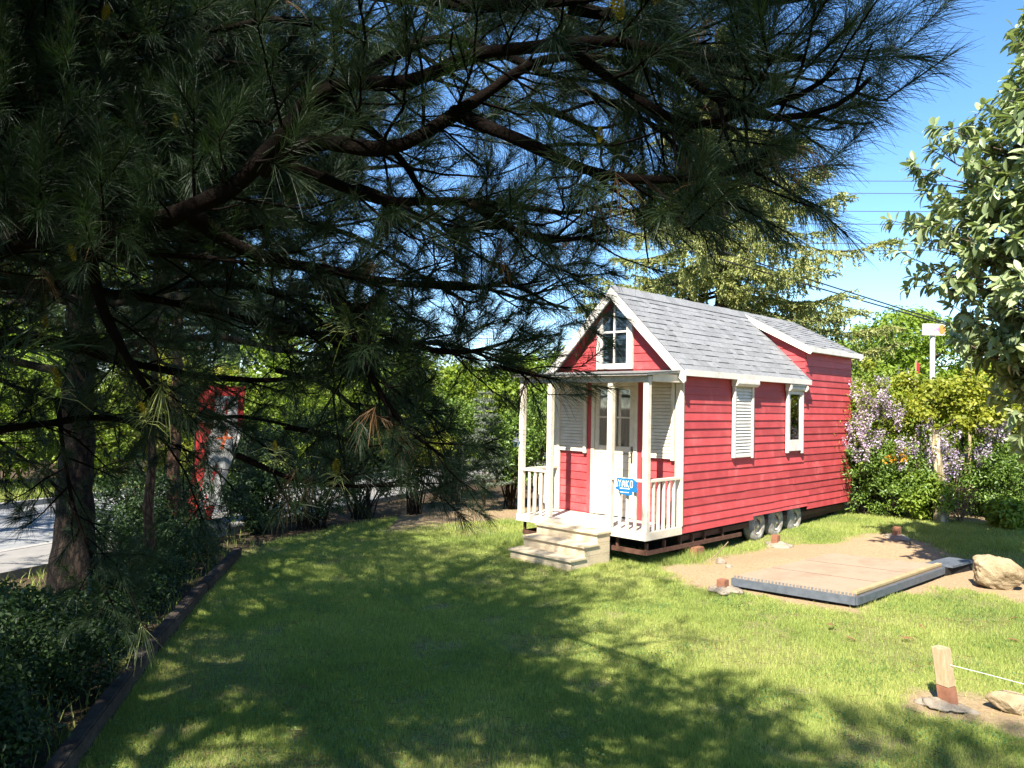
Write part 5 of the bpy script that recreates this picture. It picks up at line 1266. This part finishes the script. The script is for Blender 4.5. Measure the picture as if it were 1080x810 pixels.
# verge and lawn grass
def blades(X, Y, H, Wd, rng, bend=.5):
    n = len(X); Z = g(X, Y)-.004; P = np.stack([X, Y, Z], 1); a = rng.uniform(0, 6.283, n); s = np.stack([np.cos(a), np.sin(a), np.zeros(n)], 1)*(Wd/2)[:, None]
    b = rng.uniform(0, 6.283, n); d = np.stack([np.cos(b), np.sin(b), np.zeros(n)], 1)*(H*bend*rng.uniform(.2, 1.3, n))[:, None]
    mid = P+d*.3+UPV*(H*.6)[:, None]; tip = P+d+UPV*H[:, None]
    V = np.stack([P-s, P+s, mid+s*.8, mid-s*.8, tip], 1).reshape(-1, 3); k = (np.arange(n)*5)[:, None]
    return V, [k+np.array([[0, 1, 2, 3]]), k+np.array([[3, 2, 4]])]
rng = np.random.default_rng(77)
XS = []; YS = []
Ncand = 6800000
x = rng.uniform(-7, 9, Ncand); y = rng.uniform(-10, 9, Ncand)
px, py, dz = to_px(np.stack([x, y, np.full(Ncand, ZG)], 1))
ok = (dz > 1.5) & (px > -160) & (px < 1300) & (py < 900)
x, y, dz = x[ok], y[ok], dz[ok]
dens = np.minimum(1.0, (5.2/dz)**1.7)
ok = rng.random(len(x)) < dens; x, y, dz = x[ok], y[ok], dz[ok]
lw, sd, hd, br = masks(x, y)
pk = lw*(1-sd)*(1-.97*hd)*(1-.75*br)
inside = (x > -W-.0) & (x < -.12) & (y > .3) & (y < 6.2)
ok = (rng.random(len(x)) < pk**1.5) & ~inside
x, y, dz = x[ok], y[ok], dz[ok]
h = (.016+.05*fbm(x, y, 1.1, 51)+.03*fbm(x, y, 6, 55))*rng.uniform(.6, 1.3, len(x))*.8
near_house = sstep(.5, .0, np.abs(poly_dist(x, y, [(-2.5, -1), (.05, -1), (.05, 6.4), (-2.5, 6.4)])))*(y < 1.2)
h = h*(1+1.3*near_house*fbm(x, y, 3, 58)*2)
wd = .0024*np.maximum(1, dz/5.0)**.9
V, F = blades(x, y, h, wd, rng)
gr = npobj('grass', V, F, MT['grass']); tag(gr, 'short green lawn grass', 'grass', None, 'stuff')
print('blades', len(x))
n = 26000; s = rng.uniform(-16.5, -13.3, n); t = rng.uniform(-14, 22, n); x = RN[0]*s+RD[0]*t; y = RN[1]*s+RD[1]*t
V, F = blades(x, y, rng.uniform(.08, .2, n), np.full(n, .02), rng); o = npobj('grass', V, F, MT['grass']); tag(o, 'rough grass verge across the road', 'grass', None, 'stuff')
# weeds and taller tufts in the bed
n = 5000; x = rng.uniform(-6, 1.5, n); y = rng.uniform(-9.2, -4, n); pd = poly_dist(x, y, EDGE); ss = x*RN[0]+y*RN[1]; ok = (pd < -.1) & (ss > -7.1); x, y = x[ok], y[ok]
V, F = blades(x, y, rng.uniform(.06, .22, len(x)), np.full(len(x), .008), rng, .7); o = npobj('weeds', V, F, MT['grass']); tag(o, 'loose weeds in the planted bed', 'weeds', None, 'stuff')
# clover patches and fallen pine needles on the lawn
n = 90000; x = rng.uniform(-5, 6, n); y = rng.uniform(-9, 4, n); px, py, dz = to_px(np.stack([x, y, np.full(n, ZG)], 1)); lw, sd, hd, br = masks(x, y)
ok = (fbm(x+3, y+8, 1.9, 71) > .60) & (lw > .8) & (sd < .1) & (dz > 1.5) & (px > -150) & (px < 1250) & ~((x > -W) & (x < 0) & (y > -1) & (y < 6.4)); x, y = x[ok], y[ok]; k = len(x)
P = np.stack([x, y, g(x, y)+rng.uniform(.03, .055, k)], 1); D = norm(rng.normal(size=(k, 3))*np.array([1, 1, .2])); V, F = leaves(P, D, norm(UPV+rng.normal(0, .25, (k, 3))), rng.uniform(.014, .024, k), rng.uniform(.014, .02, k), .1); o = npobj('clover', V, F, MT['clover']); tag(o, 'clover patches in the lawn', 'clover', None, 'stuff')
n = 16000; x = rng.uniform(-4.5, 5.5, n); y = rng.uniform(-9, 0, n); lw, sd, hd, br = masks(x, y); ok = (lw > .8) & (sd < .3) & (rng.random(n) < .15+br) & ~((x > -W) & (x < 0) & (y > -2) & (y < 6.4)); x, y = x[ok], y[ok]; k = len(x)
P = np.stack([x, y, g(x, y)+rng.uniform(.035, .055, k)], 1); D = norm(rng.normal(size=(k, 3))*np.array([1, 1, .12])); V, F = needles(P, D, rng.uniform(.06, .12, k), np.full(k, .003), rng, .05); o = npobj('needle_litter', V, F, MT['needle_brown']); tag(o, 'fallen brown pine needles on the lawn', 'litter', None, 'stuff')
# fallen leaves on the lawn, twigs on the dirt
for k, (fx, fy) in enumerate([(3.0, -1.9), (3.55, -1.1), (3.7, -1.75), (4.3, -1.0), (4.5, -.4), (4.2, .1), (3.2, -2.2), (4.75, -1.3), (1.9, 3.9)]):
    z = float(g(fx, fy))+.04; c = np.array([[fx, fy, z]]); d = norm(rng.normal(size=(1, 3))*np.array([1, 1, .15])); V, F = bigleaves(c, d, np.array([[.2, .1, 1.]]), np.array([.13]), np.array([.055]), np.array([.3]))
    o = npobj('fallen_leaf', V, F, MT['dry']); tag(o, 'curled brown fallen leaf on the sunlit lawn', 'leaf', 'brown fallen leaves on the lawn')
mb = MB(); mb.tube([(.28, .35, ZG+.02), (.33, .5, ZG+.12), (.42, .6, ZG+.27)], .008, 5); tag(mb.build('stick', MT['drytwig']), 'thin dry stick leaning in the dirt beside the trailer frame', 'stick')
#==LIGHT==
# ------------------------------------------------------------------ light
SUN = np.array([.382, -.923, 0])*math.cos(R(47)) + np.array([0, 0, math.sin(R(47))])
ld = bpy.data.lights.new('sun', 'SUN'); ld.energy = 5.0; ld.angle = R(.55); ld.color = (1, .95, .86)
lo = bpy.data.objects.new('sun', ld); COL.objects.link(lo); lo.location = (8, -20, 20)
lo.rotation_euler = Vector(SUN).to_track_quat('Z', 'Y').to_euler()
w = bpy.data.worlds.new('World'); scene.world = w; w.use_nodes = True
nt = w.node_tree; bg = nt.nodes['Background']
sky = nt.nodes.new('ShaderNodeTexSky'); sky.sky_type = 'NISHITA'; sky.sun_disc = False
sky.sun_elevation = R(47); sky.sun_rotation = math.atan2(.382, -.923); sky.altitude = 300; sky.air_density = 1.0; sky.dust_density = .15; sky.ozone_density = 5.0
hs = nt.nodes.new('ShaderNodeHueSaturation'); hs.inputs['Saturation'].default_value = 1.12; hs.inputs['Value'].default_value = .92; nt.links.new(sky.outputs[0], hs.inputs['Color']); nt.links.new(hs.outputs[0], bg.inputs[0]); bg.inputs[1].default_value = .096
vs = scene.view_settings; vs.view_transform = 'Standard'; vs.look = 'None'; vs.exposure = 1.8; vs.gamma = 1.0
scene.cycles.use_denoising = True
scene.cycles.max_bounces = 8; scene.cycles.transparent_max_bounces = 16
